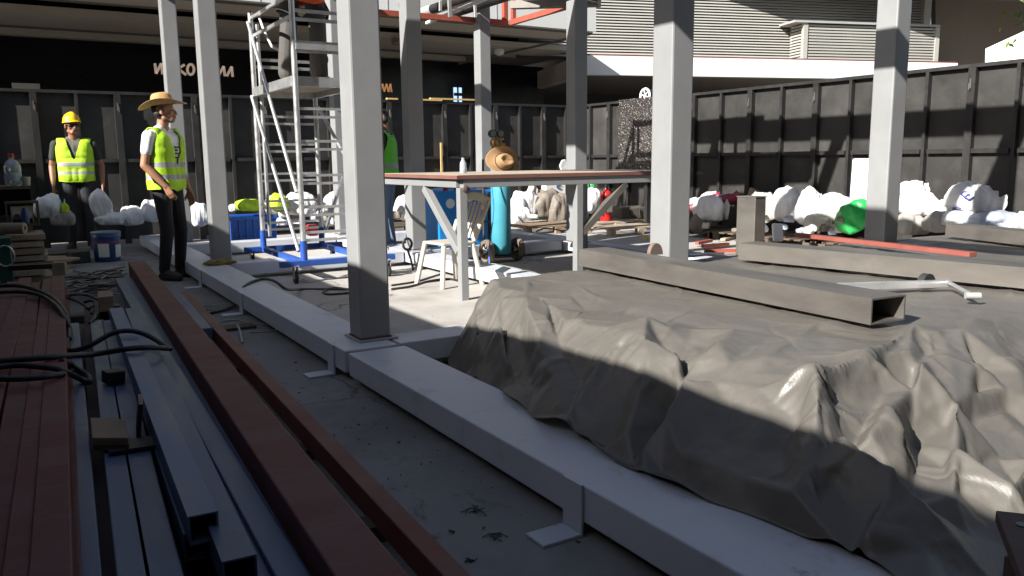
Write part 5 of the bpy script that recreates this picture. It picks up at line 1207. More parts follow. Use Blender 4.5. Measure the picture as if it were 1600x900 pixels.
mb = MB(); mb.lathe((a.x + .28 * w_, 9.149, a.z + .06), [(.035, 0), (.03, .02)], 14, axis=(0, -1, 0)); build('dial', mb, M['rust_dark'], t)
mb = MB(); mb.lathe((a.x + .62 * w_, 9.02, a.z - .0), [(.03, 0), (.035, .02), (.035, .11), (.02, .135), (.02, .15)], 14); build('blue_can', mb, M['bucket'], None, 'small dark blue can in front of the beige appliance', 'can', smooth=True)
mb = MB(); x0_, x1_ = a.x - .04, b.x + .05
mb.box(x0_, x1_, 9.12, 9.5, a.z - .03, a.z - .002); mb.box(x0_, x0_ + .018, 9.12, 9.5, a.z - .001, b.z + .02); mb.box(x1_ - .018, x1_, 9.12, 9.5, a.z - .001, b.z + .02); mb.box(x0_, x1_, 9.12, 9.5, b.z + .021, b.z + .04); build('wooden_crate', mb, M['wood_dark'], None, 'open wooden crate standing on the board stack', 'crate')
# stack of boards
bz = 0.04; rr = random.Random(8)
a = G(14, 416, 0); yb = 8.75
names = ['bottom', 'second from the bottom', 'third from the bottom', 'fourth from the bottom', 'fifth from the bottom', 'second from the top', 'top']
zt_ = GY(40, 364, yb).z; hb = (zt_ - .06) / 7.6
for k in range(7):
    x0_ = GY(14, 380, yb).x + rr.uniform(-.03, .03); x1_ = GY(70, 380, yb).x + rr.uniform(-.03, .03); z0_ = .06 + k * hb * 1.08
    mb = MB(); mb.cbox(((x0_ + x1_) / 2, yb + .3, z0_ + hb * .42), (x1_ - x0_, .6 + rr.uniform(-.05, .05), hb * .8), Euler((0, 0, R(rr.uniform(-3, 3))))); build('board', mb, M['wood_pale'] if k % 2 else M['cardboard'], None, 'brown board in the stack below the wooden crate, ' + names[k], 'board', 'boards stacked at the left', bevel=.002)
mb = MB(); mb.prism([G(20, 408, .11), G(112, 416, .11), G(60, 420, .11), G(18, 419, .11)], (0, 0, -.03)); build('plank', mb, M['wood_pale'], None, 'pale tapering plank lying in front of the board stack', 'plank')
mb = MB(); mb.prism([G(70, 399, .1), G(125, 402, .1), G(105, 406, .1), G(68, 408, .1)], (0, 0, -.025)); build('plank', mb, M['wood'], None, 'short brown plank right of the board stack', 'plank')
mb = MB(); mb.prism([G(72, 391, .12), G(140, 388, .12), G(134, 394, .12), G(70, 397, .12)], (0, 0, -.025)); build('plank', mb, M['wood_dark'], None, 'dark plank lying behind the short brown one', 'plank')
p = G(124, 412, 0); mb = MB(); mb.cbox(p + Vector((0, .1, .07)), (.2, .2, .14), Euler((0, 0, .3))); build('dark_block', mb, M['black_steel'], None, 'dark square block on the floor left of the paint bucket', 'block', bevel=.01)
c = GY(19, 357, 8.7); mb = MB(); q0, q1 = c + Vector((-.1, .05, 0)), c + Vector((.1, -.04, 0)); mb.cyl(q0, q1, .052, n=18); t = thing('paper_roll', 'brown paper roll lying on the board stack', 'roll', c); build('roll', mb, M['cardboard'], t, smooth=True)
mb = MB(); mb.cyl(q1 + Vector((.001, 0, 0)), q1 + Vector((.004, -.001, 0)), .02, n=12); build('core', mb, M['lens'], t)
# green plastic box at the left edge
a, b = GY(-20, 416, 8.3), GY(15, 373, 8.3)
t = thing('plastic_box', 'dark green plastic box with wire handle at the left edge', 'box', (a.x, 8.3, 0))
mb = MB(); mb.box(a.x, b.x, 8.3, 8.6, .02, b.z); build('body', mb, M['green_plastic'], t, bevel=.01)
mb = MB(); mb.box(a.x - .01, b.x + .01, 8.29, 8.61, b.z - .05, b.z + .01); build('rim', mb, M['green_plastic'], t, bevel=.005)
mb = MB(); p = GY(8, 400, 8.27); mb.tube([p + Vector((.07 * math.cos(x_), 0, .09 * math.sin(x_))) for x_ in [2 * math.pi * k / 16 for k in range(16)]], .006, 6, closed=True); build('wire_handle', mb, M['aluminium'], t, smooth=True)
# paint bucket
c = G(170, 409, 0); c.y += .1
t = thing('paint_bucket', 'dark blue paint bucket on the floor left of the straw hat man', 'bucket', (c.x, c.y, 0))
mb = MB(); mb.lathe((c.x, c.y, .0), [(.135, 0), (.14, .01), (.155, .28), (.162, .285), (.162, .32), (.156, .325)], 24); build('body', mb, M['bucket'], t, smooth=True)
mb = MB(); mb.lathe((c.x, c.y, .326), [(.166, 0), (.166, .022), (.15, .03)], 24); build('lid', mb, mat('lid_blue', (.07, .12, .2), .4), t, smooth=True)
mb = MB(); n = 10
for (a0, a1, z0, z1, m_) in ((-1.0, -.2, .05, .2, 0), (-2.3, -1.5, .06, .22, 1)):
    vs_ = []
    for k in range(n + 1):
        a_ = a0 + (a1 - a0) * k / n
        for z in (z0, z1): r_ = .141 + .015 * z / .28 + .0015; vs_.append((c.x + r_ * math.cos(a_), c.y + r_ * math.sin(a_), z))
    mb.add(vs_, [(2 * k, 2 * k + 2, 2 * k + 3, 2 * k + 1) for k in range(n)])
build('paper_label', mb, M['label_white'], t)
mb = MB(); mb.lathe((c.x, c.y, .225), [(.1545, 0), (.1548, .012)], 24); build('red_band', mb, M['ext_red'], t)
# ------------------------------------------------------------------ sacks
def sack(name, label, c, w_, d_, h_, seed, m, rz=0.0, tilt=0.0, ear=0.0, cat='sack', group='white sacks along the fences', roll=0.0):
    rr = random.Random(seed); mb = MB(); nu, nv = 40, 30; vs_ = []; fs_ = []
    off = Vector((rr.uniform(-50, 50), rr.uniform(-50, 50), rr.uniform(-50, 50))); fr = rr.uniform(5, 8); tie = 1 if ear else 0
    for i in range(nu + 1):
        x = -1 + 2 * i / nu; ax = abs(x)
        if tie and x > .62:                       # gathered and tied mouth
            q = (x - .62) / .38; neck = 1 - .78 * min(1, q * 1.8) + (.50 * ((q - .55) / .45) ** 1.5 if q > .55 else 0)
            wy = wz = neck * (1 - .62 ** 4 * .3); flat = 1.0
        else:
            wy = (1 - .18 * ax ** 6) * (1 if ax < .97 else .9); wz = max(.05, (1 - ax ** 3.2)) ** .55; flat = 0
        for k in range(nv):
            ph = 2 * math.pi * k / nv
            cy, cz = math.cos(ph), math.sin(ph)
            y = math.copysign(abs(cy) ** .8, cy) * wy; z = math.copysign(abs(cz) ** .8, cz) * wz
            p = Vector((x * 1.1, y, z))
            a_ = noise.noise(p * 1.1 + off) * .26 + noise.noise(p * 2.6 + off) * .11
            wr = math.sin(y * fr * 2.2 + 3 * noise.noise(p * 1.5 + off)) * .05 * ax ** 3 + (math.sin(ph * 7 + seed) * .16 * wy if flat else 0)
            cr = max(0, 1 - abs(noise.noise(Vector((p.x * 1.6, p.y * 2.4, p.z * 2.4)) + off * 2)) * 7) * -.055
            m_ = 1 + a_ + wr + cr
            q_ = Vector((x * (1 + .4 * a_) * (1.18 if flat else 1), y * m_, z * m_))
            if q_.z < -.5: q_.z = -.5 + (q_.z + .5) * .35
            vs_.append(Vector((q_.x * w_ / 2, q_.y * d_ / 2, q_.z * h_ / 2 * 1.1)))
    for i in range(nu):
        for k in range(nv):
            l = (k + 1) % nv; fs_.append((i * nv + k, (i + 1) * nv + k, (i + 1) * nv + l, i * nv + l))
    fs_ += [tuple(range(nv - 1, -1, -1)), tuple(range(nu * nv, (nu + 1) * nv))]
    if rr.random() < .5 and not ear: tilt += R(rr.uniform(-14, 14))
    mb.add(vs_, fs_)
    E_ = Euler((roll, tilt, rz)).to_matrix()
    mb.v = [Vector(c) + E_ @ v for v in mb.v]
    return build(name, mb, M[m], None, label, cat, group, smooth=True, subsurf=0)
M['sack_cream'] = mat('sack_cream', (.46, .43, .38), .6, var=.12, scale=5, bump=.3, bscale=22, spots=((.2, .17, .14), 5, .58, .7))
def SK(label, px, py, wpx, hpx, seed, m='sack_white', plane=None, rz=0.0, tilt=0.0, ear=0.0, depth=None, name='sack', cat='sack', group='white sacks along the fences', roll=0.0):
    k, v = plane
    c = GX(px, py, v) if k == 'x' else GY(px, py, v)
    dep = (ROT.T @ (np.array(c) - np.array([0, 0, CAM_H])))[2]; s = dep / F_PX
    W, H = wpx * s * .95, hpx * s * .95
    return sack(name, label, c, W * .92, depth or min(.55, W * .8), H, seed, m, rz, tilt, ear, cat, group, roll)
RX = ('x', 8.8); RZ = R(61)
RA = -R(31)
SK('white sack with a drooping corner beside the maroon bundles', 1108, 330, 50, 50, 1, plane=('x', 8.6), rz=RA, ear=.8)
SK('white sack between the upright steel offcut and its taller neighbour', 1192, 328, 48, 54, 2, 'sack_cream', plane=RX, rz=RA)
SK('plump white sack with a rounded head, second right of the upright offcut', 1228, 326, 48, 58, 3, plane=RX, rz=RA, ear=.8)
SK('tall pointed white sack standing up in the middle of the right row', 1263, 328, 38, 66, 4, plane=('x', 8.7), rz=RA, ear=1.0)
SK('bulging white sack left of the green sack, upper one', 1302, 324, 62, 40, 5, plane=RX, rz=RA)
SK('white sack below the bulging one, left of the green sack', 1285, 348, 60, 34, 6, 'sack_cream', plane=('x', 8.55), rz=RA, ear=.8)
SK('shiny green plastic sack leaning against the right white column', 1338, 340, 62, 52, 7, 'sack_green', plane=('x', 8.35), rz=RA, tilt=R(-28), ear=0, group=None)
c = GX(1348, 292, 8.85); mb = MB(); mb.cbox(c, (.16, .24, .68), Euler((0, R(2), R(4)))); build('panel_board', mb, M['sack_white'], None, 'tall white panel standing behind the green sack', 'panel', bevel=.02)
SK('white sack with a red tie, upper one just right of the column', 1424, 300, 44, 34, 8, plane=('x', 9.0), rz=RA, ear=.7)
SK('wide greyish white sack right of the column in the middle tier', 1436, 323, 66, 42, 9, 'sack_white', plane=RX, rz=RA)
SK('greyish sack in the bottom tier right of the column', 1424, 354, 52, 38, 10, 'sack_grey', plane=('x', 8.6), rz=RA)
SK('round grey brown sack in the bottom tier, darker than its neighbours', 1466, 350, 46, 38, 11, 'sack_grey', plane=('x', 8.55), rz=RA, ear=.6)
lets = SK('big white sack lettered in blue on top of the right pile', 1520, 316, 76, 58, 12, plane=RX, rz=RA, tilt=R(14), ear=.9)
SK('white sack under the lettered one, squeezed flat', 1497, 342, 56, 26, 13, plane=('x', 8.6), rz=RA)
SK('long white sack lying right of the lettered sack', 1552, 346, 78, 32, 14, 'sack_bluegrey', plane=('x', 8.6), rz=RA)
SK('white sack cut off by the right edge of the picture', 1602, 350, 40, 34, 15, plane=('x', 8.6), rz=RA)
SK('white sack in the far end of the right row, hidden low behind the pile', 1478, 330, 40, 36, 16, plane=('x', 8.9), rz=RA)
# blue letters printed on the sack
bv = BVHTree.FromPolygons([lets.matrix_world @ v.co + lets.location * 0 for v in lets.data.vertices], [tuple(p.vertices) for p in lets.data.polygons])
lo = Vector(lets.location)
def onsack(px, py):
    d = Vector(ray(px, py)).normalized(); o_ = Vector((0, 0, CAM_H)) - lo
    h_ = bv.ray_cast(o_, d)
    return (h_[0] + lo - d * .006) if h_[0] is not None else None
def ink(polys):
    mb = MB()
    for pl in polys:
        pts = [onsack(x, y) for x, y in pl]; pts = [p for p in pts if p is not None]
        if len(pts) > 1: mb.tube(pts, .011, 6)
    if mb.v:
        mb.v = [v - lo for v in mb.v]; build('printed_letter', mb, M['ink_blue'], lets, local=True)
ink([[(1502, 303), (1508, 309), (1514, 312)], [(1502, 303), (1507, 300), (1511, 300)], [(1507, 308), (1512, 304), (1515, 304)], [(1514, 312), (1519, 310), (1521, 308)]])
ink([[(1501, 326), (1496, 324), (1490, 325), (1488, 329), (1492, 332), (1498, 331), (1501, 334), (1498, 337), (1491, 336)]])
BY = ('y', 12.35)
SK('white sack slumped behind the gas cylinder', 818, 322, 46, 44, 21, plane=BY, ear=.6)
SK('pale pinkish white sack beside the cylinder, lower one', 812, 338, 36, 30, 22, plane=('y', 12.1))
SK('brown dusty sack heap in front of the fence, left of the shaded column', 850, 322, 62, 54, 23, 'sack_dirty', plane=BY)
SK('dark brown sack at the right end of the dusty heap', 872, 330, 40, 50, 24, 'sack_dirty', plane=('y', 12.1), ear=.6)
SK('cream bundle on top of the dusty sack heap', 832, 300, 18, 22, 25, 'plastic_white', plane=BY)
t = thing('white_carton', 'white printed carton standing behind the dusty sack heap', 'carton', GY(868, 306, 12.6))
a, b = GY(853, 303, 12.6), GY(884, 284, 12.6); mb = MB(); mb.box(a.x, b.x, 12.6, 12.75, a.z - .1, b.z); build('carton', mb, M['label_white'], t, bevel=.01)
mb = MB(); p = GY(873, 291, 12.59)
mb.tube([p + Vector((.045 * math.cos(x_), 0, .04 * math.sin(x_))) for x_ in [math.pi * (.1 + 1.7 * k / 12) for k in range(13)]], .009, 6); build('printed_mark', mb, M['ink_blue'], t)
mb = MB(); pt = [GY(896 + dx, 273 + dy, 12.4) for dx, dy in ((-8, -6), (-18, -5), (-21, -14), (-17, -23), (-12, -24), (-9, -16))]
mb.prism(pt, (0, .04, 0)); build('white_cloth', mb, M['sack_white'], None, 'white cloth tip sticking up behind the bench left of the shaded column', 'cloth', bevel=.012)
SK('green plastic sack peeking out below the bench top', 925, 290, 18, 18, 26, 'sack_green', plane=('y', 12.5), group=None)
SK('white sack right of the shaded column, printed in blue', 926, 318, 34, 46, 27, plane=BY)
SK('low white sack behind the fire extinguisher', 972, 318, 40, 40, 28, plane=('y', 12.0), ear=.6)
SK('white sack leaning at a slant right of the extinguisher', 986, 296, 26, 46, 29, plane=('y', 11.9), tilt=R(28))
SK('white sack at the left of the thick column over the canvas bag', 1006, 318, 34, 30, 30, plane=('y', 11.6))
t = thing('canvas_bag', 'grey brown canvas tool bag on a pale board left of the thick column', 'bag', GY(980, 345, 10.9))
a, b = GY(972, 348, 10.9), GY(1026, 321, 10.9); mb = MB(); mb.box(a.x, b.x, 10.9, 11.25, a.z, b.z); build('body', mb, M['canvas'], t, bevel=.035)
mb = MB(); p0 = GY(984, 326, 10.89); p1 = GY(1000, 326, 10.89); mb.tube([p0, p0 + Vector((.02, -.01, -.12)), (p0 + p1) / 2 + Vector((0, -.012, -.16)), p1 + Vector((-.02, -.01, -.12)), p1], .009, 6); build('handle', mb, M['tee_dark'], t, smooth=True)
gy_ = [(205, 340, 'sack_white', 'grey white sack behind the straw hat man, left one', 40, 34), (238, 332, 'sack_white', 'white sack directly behind the legs of the straw hat man', 40, 40), (312, 338, 'sack_white', 'white sack between the straw hat man and the left column', 30, 44),
       (75, 326, 'sack_white', 'large white sack at the left behind the board stack', 46, 40), (158, 322, 'sack_white', 'upright white sack right of the helmeted man', 34, 46), (172, 343, 'sack_white', 'flat white sack lying right of the helmeted man', 46, 24), (98, 342, 'sack_grey', 'grey plastic sack at the feet of the helmeted man', 40, 30)]
for i, (x, y, m_, lb_, w_, h_) in enumerate(gy_):
    SK(lb_, x, y, w_, h_, 40 + i, m_, plane=('y', 11.9 if x > 180 else 11.6), ear=.6 if i % 2 else 0)
SK('bright lime ball of cloth beside the helmeted man', 102, 327, 13, 18, 52, 'lime', plane=('y', 11.5), name='lime_bundle', cat='cloth', group=None)
for i, (x, y, w_, h_, m_, lb_) in enumerate(((432, 322, 40, 36, 'sack_grey', 'greyish sack behind the scaffold, just right of the blue crate'), (470, 322, 52, 42, 'sack_white', 'wide white sack behind the middle of the scaffold'), (505, 334, 40, 34, 'sack_grey', 'greyish sack behind the right scaffold legs'),
                                       (524, 315, 34, 30, 'sack_white', 'white sack behind the scaffold next to the near column'), (628, 328, 26, 46, 'sack_white', 'white sack behind the worker in jeans'), (660, 330, 26, 44, 'sack_white', 'white sack behind the blue welder, left of it'), (684, 320, 26, 40, 'sack_white', 'white sack rising behind the welding machine'), (488, 316, 26, 18, 'sack_maroon', 'small dark red sack tucked among the white ones behind the scaffold'))):
    SK(lb_, x, y, w_, h_, 60 + i, m_, plane=('y', 12.1), ear=.7 if i % 3 == 0 else 0)
# folded maroon and blue cloths
for i, (pa, pb, r_, m_, lb_) in enumerate((((1076, 322), (1118, 305), .085, 'sack_white', 'folded white cloth lowest left on the maroon bundle'), ((1079, 328), (1128, 305), .08, 'sack_maroon', 'dark maroon roll of cloth on the white sacks, left one'), ((1094, 330), (1134, 306), .075, 'sack_bluegrey', 'grey blue roll of cloth between the maroon ones'), ((1108, 322), (1156, 305), .085, 'sack_maroon', 'bright maroon roll of cloth on the white sacks, right one'))):
    p, q = GX(*pa, 8.7), GX(*pb, 9.0); mb = MB(); d = q - p
    pts = [p + d * (k / 8) + Vector((0, 0, .02 * math.sin(k * 1.3 + i))) for k in range(9)]
    mb.tube(pts, [r_ * (.8 + .25 * math.sin(k * .9 + i) ** 2) for k in range(9)], 14); build('cloth_roll', mb, M[m_], None, lb_, 'cloth roll', 'rolled cloths on the right sacks', smooth=True)
p = GX(1184, 308, 9.1); mb = MB(); mb.cbox(p, (.05, .34, .16), Euler((R(20), 0, 0))); build('timber_scrap', mb, M['cardboard'], None, 'brown scrap board sticking up behind the upright offcut', 'board')
# ------------------------------------------------------------------ pallets
def pallet(label, cx, cy, lx, ly, z=0.0, m='wood_dark', rz=0.0):
    t = thing('pallet', label, 'pallet', (0, 0, 0), 0, 'low pallets carrying the sacks')
    mb = MB(); n = max(3, int(ly / .15))
    for k in range(n): y = -ly / 2 + (k + .5) * ly / n; mb.box(-lx / 2, lx / 2, y - .05, y + .05, .10, .12)
    build('deck', mb, M[m], t)
    for x in (-lx / 2 + .06, 0, lx / 2 - .06):
        for y in (-ly / 2 + .06, ly / 2 - .06):
            mb = MB(); mb.box(x - .05, x + .05, y - .05, y + .05, 0, .0995); build('block', mb, M[m], t)
    t.location = (cx, cy, z); t.rotation_euler.z = rz
    return t
for i, (px, lb_) in enumerate(((1110, 'pallet under the maroon bundle on the right'), (1185, 'pallet under the sacks right of the upright offcut'), (1275, 'pallet under the tall pointed sack'), (1345, 'pallet under the green sack'), (1440, 'pallet hidden under the right sack pile'))):
    p = GX(px, 350, 8.75); pallet(lb_, 8.75, p.y, .9, 1.0)
p = G(868, 352, .12); pallet('pallet of bare wood under the dusty sack heap', p.x, p.y + .3, 1.2, .8, 0, 'wood')
p = G(960, 346, .12); pallet('pale pallet carrying the fire extinguisher', p.x, p.y + .3, 1.2, .8, 0, 'wood_pale')
p = G(992, 355, .12); pallet('pale pallet carrying the canvas bag', p.x + .1, p.y + .3, 1.2, .7, 0, 'wood_pale')
p = G(640, 352, .12); pallet('dark pallet behind the worker in jeans', p.x, p.y + .4, 1.2, .8, 0, 'wood_dark')
p = G(480, 348, .12); pallet('dark pallet behind the scaffold', p.x, p.y + .1, 1.6, .8, 0, 'wood_dark')
p = G(250, 356, .12); pallet('dark pallet behind the straw hat man', p.x, p.y, 1.6, .8, 0, 'wood_dark')
p = G(110, 358, .12); pallet('dark pallet behind the helmeted man', p.x, p.y + .1, 1.6, .8, 0, 'wood_dark')
for i, (x, y) in enumerate(((1100, 378), (1118, 383), (1128, 392))):
    p = G(x, y, .05); mb = MB(); mb.cbox(p, (.42, .05, .04), Euler((0, 0, R(20 - 24 * i)))); build('red_flat_bar', mb, M['red_bright'], None, 'bright red flat bar on the floor left of the upright offcut, %s' % ('farthest', 'middle', 'nearest')[i], 'bar', 'red bars on the floor')
for i, (x, y, a) in enumerate(((1140, 372, .4), (1122, 366, -.3), (1210, 362, .2), (1170, 368, -.5))):
    p = G(x, y, .03); mb = MB(); mb.cbox(p, (.5, .07, .03), Euler((0, 0, a))); build('wood_scrap', mb, M['wood' if i % 2 else 'wood_pale'], None, ('brown wood scrap on the floor by the upright offcut', 'pale wood scrap lying behind the red bars', 'wood scrap in front of the right pallets', 'thin wood scrap left of the white block')[i], 'wood scrap', 'wood scraps on the floor')
p = G(1009, 373, .02); mb = MB(); mb.cbox(p, (.05, .05, .05)); build('yellow_block', mb, M['yellow'], None, 'tiny yellow block on the floor beside the thick column', 'block', bevel=.008)
# ------------------------------------------------------------------ blue crate with clothes
a, b = GY(361, 375, 11.0), GY(433, 336, 11.0)
t = thing('plastic_crate', 'blue plastic crate heaped with lime clothes behind the left column', 'crate', ((a.x + b.x) / 2, 11.2, 0))
x0_, x1_, zt = a.x, b.x, b.z
mb = MB(); mb.box(x0_ + .02, x1_ - .02, 11.02, 11.04, .02, zt - .01); mb.box(x0_ + .02, x1_ - .02, 11.46, 11.48, .02, zt - .01); mb.box(x0_ + .02, x0_ + .04, 11.041, 11.459, .02, zt - .01); mb.box(x1_ - .04, x1_ - .02, 11.041, 11.459, .02, zt - .01); mb.box(x0_ + .041, x1_ - .041, 11.041, 11.459, .02, .04); build('body', mb, M['crate_blue'], t)
mb = MB(); mb.box(x0_ - .005, x1_ + .005, 10.995, 11.019, zt - .045, zt); mb.box(x0_ - .005, x1_ + .005, 11.481, 11.505, zt - .045, zt); mb.box(x0_ - .005, x0_ + .019, 11.0195, 11.48, zt - .045, zt); mb.box(x1_ - .019, x1_ + .005, 11.0195, 11.48, zt - .045, zt); build('rim', mb, M['crate_blue'], t, bevel=.004)
mb = MB()
for k in range(7): x = x0_ + .03 + k * (x1_ - x0_ - .06) / 6; mb.box(x - .01, x + .01, 11.0, 11.0195, .03, zt - .046)
mb.box(x0_ + .02, x1_ - .02, 11.004, 11.018, zt * .45, zt * .45 + .022); mb.box(x0_ + .02, x1_ - .02, 11.004, 11.018, .03, .055); build('ribs', mb, M['crate_blue'], t)
SK('lime work clothes heaped in the blue crate', 390, 322, 48, 22, 80, 'lime', plane=('y', 11.2), depth=.4, name='lime_clothes', cat='clothes', group=None)
SK('lime vest bundle hanging over the sacks behind the scaffold', 436, 318, 30, 28, 81, 'lime', plane=('y', 11.9), depth=.3, name='lime_vest_bundle', cat='clothes', group=None)
SK('small white cloth at the left corner of the blue crate', 364, 326, 14, 14, 82, 'sack_white', plane=('y', 11.2), name='white_cloth', cat='cloth', group=None)
p = GY(493, 362, 11.3); mb = MB(); mb.box(p.x - .10, p.x + .05, 11.3, 11.45, p.z - .06, p.z + .1); t = thing('red_tool', 'red power tool on the floor behind the scaffold legs', 'tool', p); build('housing', mb, M['red_plastic'], t, bevel=.03)
mb = MB(); mb.cyl(p + Vector((.05, .07, .02)), p + Vector((.28, .05, .02)), .05, .03, n=14); build('barrel', mb, M['rubber'], t, smooth=True)
# ------------------------------------------------------------------ welding machine
a, b = GY(687, 402, 8.95), GY(769, 296, 8.95)
t = thing('welding_machine', 'bright blue welding machine cabinet behind the plastic chair', 'welding machine', ((a.x + b.x) / 2, 9.2, 0))
mb = MB(); mb.box(a.x, b.x, 8.95, 9.75, .08, b.z); build('cabinet', mb, M['welder_blue'], t, bevel=.015)
mb = MB(); mb.box(a.x + .03, b.x - .03, 8.98, 9.7, .03, .079); build('plinth', mb, M['black_steel'], t)
mb = MB(); mb.box(b.x - .07, b.x + .004, 8.944, 9.756, .1, b.z - .03); build('side_trim', mb, M['black_steel'], t, bevel=.006)
mb = MB(); q = GY(704, 318, 8.94); mb.lathe((q.x, 8.948, q.z), [(.06, 0), (.06, .004)], 22, axis=(0, -1, 0)); build('round_badge', mb, M['label_white'], t)
mb = MB()
q0 = GY(714, 318, 8.944); s = .04
def seg(pts, ox): 
    for u, v in zip(pts[:-1], pts[1:]): mb.bar(q0 + Vector((ox + u[0] * s, 0, u[1] * s)), q0 + Vector((ox + v[0] * s, 0, v[1] * s)), .004, .008, up=(0, 0, 1) if u[0] != v[0] else (1, 0, 0))
seg([(0, 0), (0, 1)], 0); seg([(0, 1), (.5, .3), (1, 1)], 0); seg([(1, 1), (1, 0)], 0)
mb.tube([q0 + Vector((.08 + .022 * math.cos(x_), 0, .02 + .022 * math.sin(x_))) for x_ in [2 * math.pi * k / 14 for k in range(14)]], .004, 5, closed=True); build('lettering', mb, M['sack_bluegrey'], t)
for i, x in enumerate((a.x + .15, a.x + .30, a.x + .46)):
    mb = MB(); mb.lathe((x, 9.05, b.z + .001), [(.03, 0), (.03, .05), (.02, .06)], 14); build('cable_socket', mb, M['red_plastic'] if i == 0 else M['rubber'], t)
# ------------------------------------------------------------------ gas cylinder on its trolley
cc = G(792, 398, .09); cx_, cy_ = cc.x, cc.y + .12
t = thing('gas_cylinder', 'tall teal gas cylinder with a brass regulator, chained to a two wheeled trolley', 'gas cylinder', (cx_, cy_, .09))
rc = .112
mb = MB(); mb.lathe((cx_, cy_, .085), [(.09, 0), (rc, .03), (rc, .98), (.095, 1.05), (.06, 1.10), (.04, 1.12)], 28); build('body', mb, M['teal'], t, smooth=True)
mb = MB(); mb.lathe((cx_, cy_, 1.206), [(.036, 0), (.036, .05), (.02, .055), (.02, .09)], 16); build('neck_ring', mb, M['rust_dark'], t)
mb = MB(); mb.lathe((cx_, cy_, 1.28), [(.022, 0), (.026, .02), (.026, .05), (.016, .055), (.016, .08)], 12); mb.cyl((cx_ - .1, cy_ - .02, 1.31), (cx_ + .06, cy_, 1.31), .018, n=12); vv = build('valve', mb, M['brass'], t, smooth=True)
mb = MB(); mb.lathe((cx_ + .005, cy_, 1.362), [(.035, 0), (.04, .01), (.035, .024)], 12); build('hand_wheel', mb, M['brass'], vv, smooth=True)
mb = MB(); mb.lathe((cx_ - .10, cy_ - .04, 1.30), [(.02, 0), (.045, .0), (.045, .05), (.03, .07)], 16); mb.cyl((cx_ - .10, cy_ - .04, 1.20), (cx_ - .10, cy_ - .04, 1.30), .016, n=10); build('regulator', mb, M['brass'], t, smooth=True)
for i, (dx, dz) in enumerate(((-.13, .10), (-.03, .10))):
    mb = MB(); mb.cyl((cx_ + dx, cy_ - .03, 1.33 + dz), (cx_ + dx, cy_ - .075, 1.33 + dz), .042, n=20); g_ = build('gauge', mb, M['black_steel'], t, smooth=True)
    mb = MB(); mb.cyl((cx_ + dx, cy_ - .0755, 1.33 + dz), (cx_ + dx, cy_ - .078, 1.33 + dz), .034, n=20); build('dial', mb, mat('dial', (.12, .13, .12), .3), g_)
mb = MB(); mb.tube([(cx_ + rc * 1.05 * math.cos(x_), cy_ + rc * 1.05 * math.sin(x_), .93 + .01 * math.sin(4 * x_)) for x_ in [2 * math.pi * k / 36 for k in range(36)]], .009, 6, closed=True); build('chain', mb, M['grey_paint'], t)
t = thing('cylinder_trolley', 'two wheeled steel trolley under the teal gas cylinder', 'trolley', (cx_, cy_, 0))
mb = MB(); mb.box(cx_ - .16, cx_ + .16, cy_ - .12, cy_ + .13, .06, .078); mb.cyl((cx_ - .26, cy_ + .05, .13), (cx_ + .26, cy_ + .05, .13), .014, n=10)
for sx in (-.14, .14): mb.tube([(cx_ + sx, cy_ + .15, .07), (cx_ + sx, cy_ + .15, 1.0), (cx_ + sx * .9, cy_ + .17, 1.15)], .014, 8)
for z in (.45, .95): mb.cyl((cx_ - .14, cy_ + .15, z), (cx_ + .14, cy_ + .15, z), .012, n=8)
build('frame', mb, M['rust_dark'], t)
for sx in (-1, 1):
    px_ = cx_ + sx * .20
    mb = MB(); n = 28; R0, R1 = .13, .085; yy = cy_ - .02
    c0_ = Vector((px_, yy, .135))
    ringp = lambda r, x: [c0_ + Vector((x, r * math.cos(2 * math.pi * k / n), r * math.sin(2 * math.pi * k / n))) for k in range(n)]
    vs_ = []
    for r, x in ((R1, -.03), (R0 - .01, -.035), (R0, -.015), (R0, .015), (R0 - .01, .035), (R1, .03)): vs_ += ringp(r, x)
    fs_ = []
    for j in range(6):
        j2 = (j + 1) % 6
        for k in range(n): fs_.append((j * n + k, j * n + (k + 1) % n, j2 * n + (k + 1) % n, j2 * n + k))
    mb.add(vs_, fs_); wh = build('wheel', mb, M['rubber_dusty'], t, smooth=True)
    mb = MB(); mb.cyl(c0_ - Vector((.034, 0, 0)), c0_ + Vector((.034, 0, 0)), .025, n=14)
    for k in range(7):
        a_ = 2 * math.pi * k / 7; v = Vector((0, math.cos(a_), math.sin(a_))); mb.bar(c0_ + v * .02, c0_ + v * .086, .03, .016, up=(1, 0, 0))
    mb.cyl(c0_ - Vector((.008, 0, 0)), c0_ + Vector((.008, 0, 0)), .085, n=20); build('hub', mb, M['grey_paint'], wh)
    wh.rotation_euler = (0, 0, 0)
cable('blue hose hanging from the regulator down past the bench', [(cx_ - .10, cy_ - .05, 1.2), (cx_ - .17, cy_ - .1, 1.05), (cx_ - .2, cy_ - .15, .85), (cx_ - .21, cy_ - .2, .62), (cx_ - .25, cy_ - .22, .4), (cx_ - .3, cy_ - .25, .2), (cx_ - .33, cy_ - .3, .03)], .007, 'hose_blue', 'hose', name='hose')
hc = GY(787, 254, cy_ - .16)
t = thing('felt_hat', 'brown felt hat hung on the front of the gas cylinder neck', 'hat', hc)
Rm = Euler((R(66), R(30), R(-14))).to_matrix()
def TH(x, y, z): return Rm @ Vector((y * .94 + x * .34, -x * .94 + y * .34, z))
hat(t, TH, 'felt', brim=.19, curl=.05, crown=.105, name='felt', zoff=0)
mb = MB(); mb.tube([TH(.094 * math.cos(a), .112 * math.sin(a), .014) for a in [2 * math.pi * k / 24 for k in range(24)]], .007, 6, closed=True); build('hat_band', mb, M['rust_dark'], t, local=True, smooth=True)
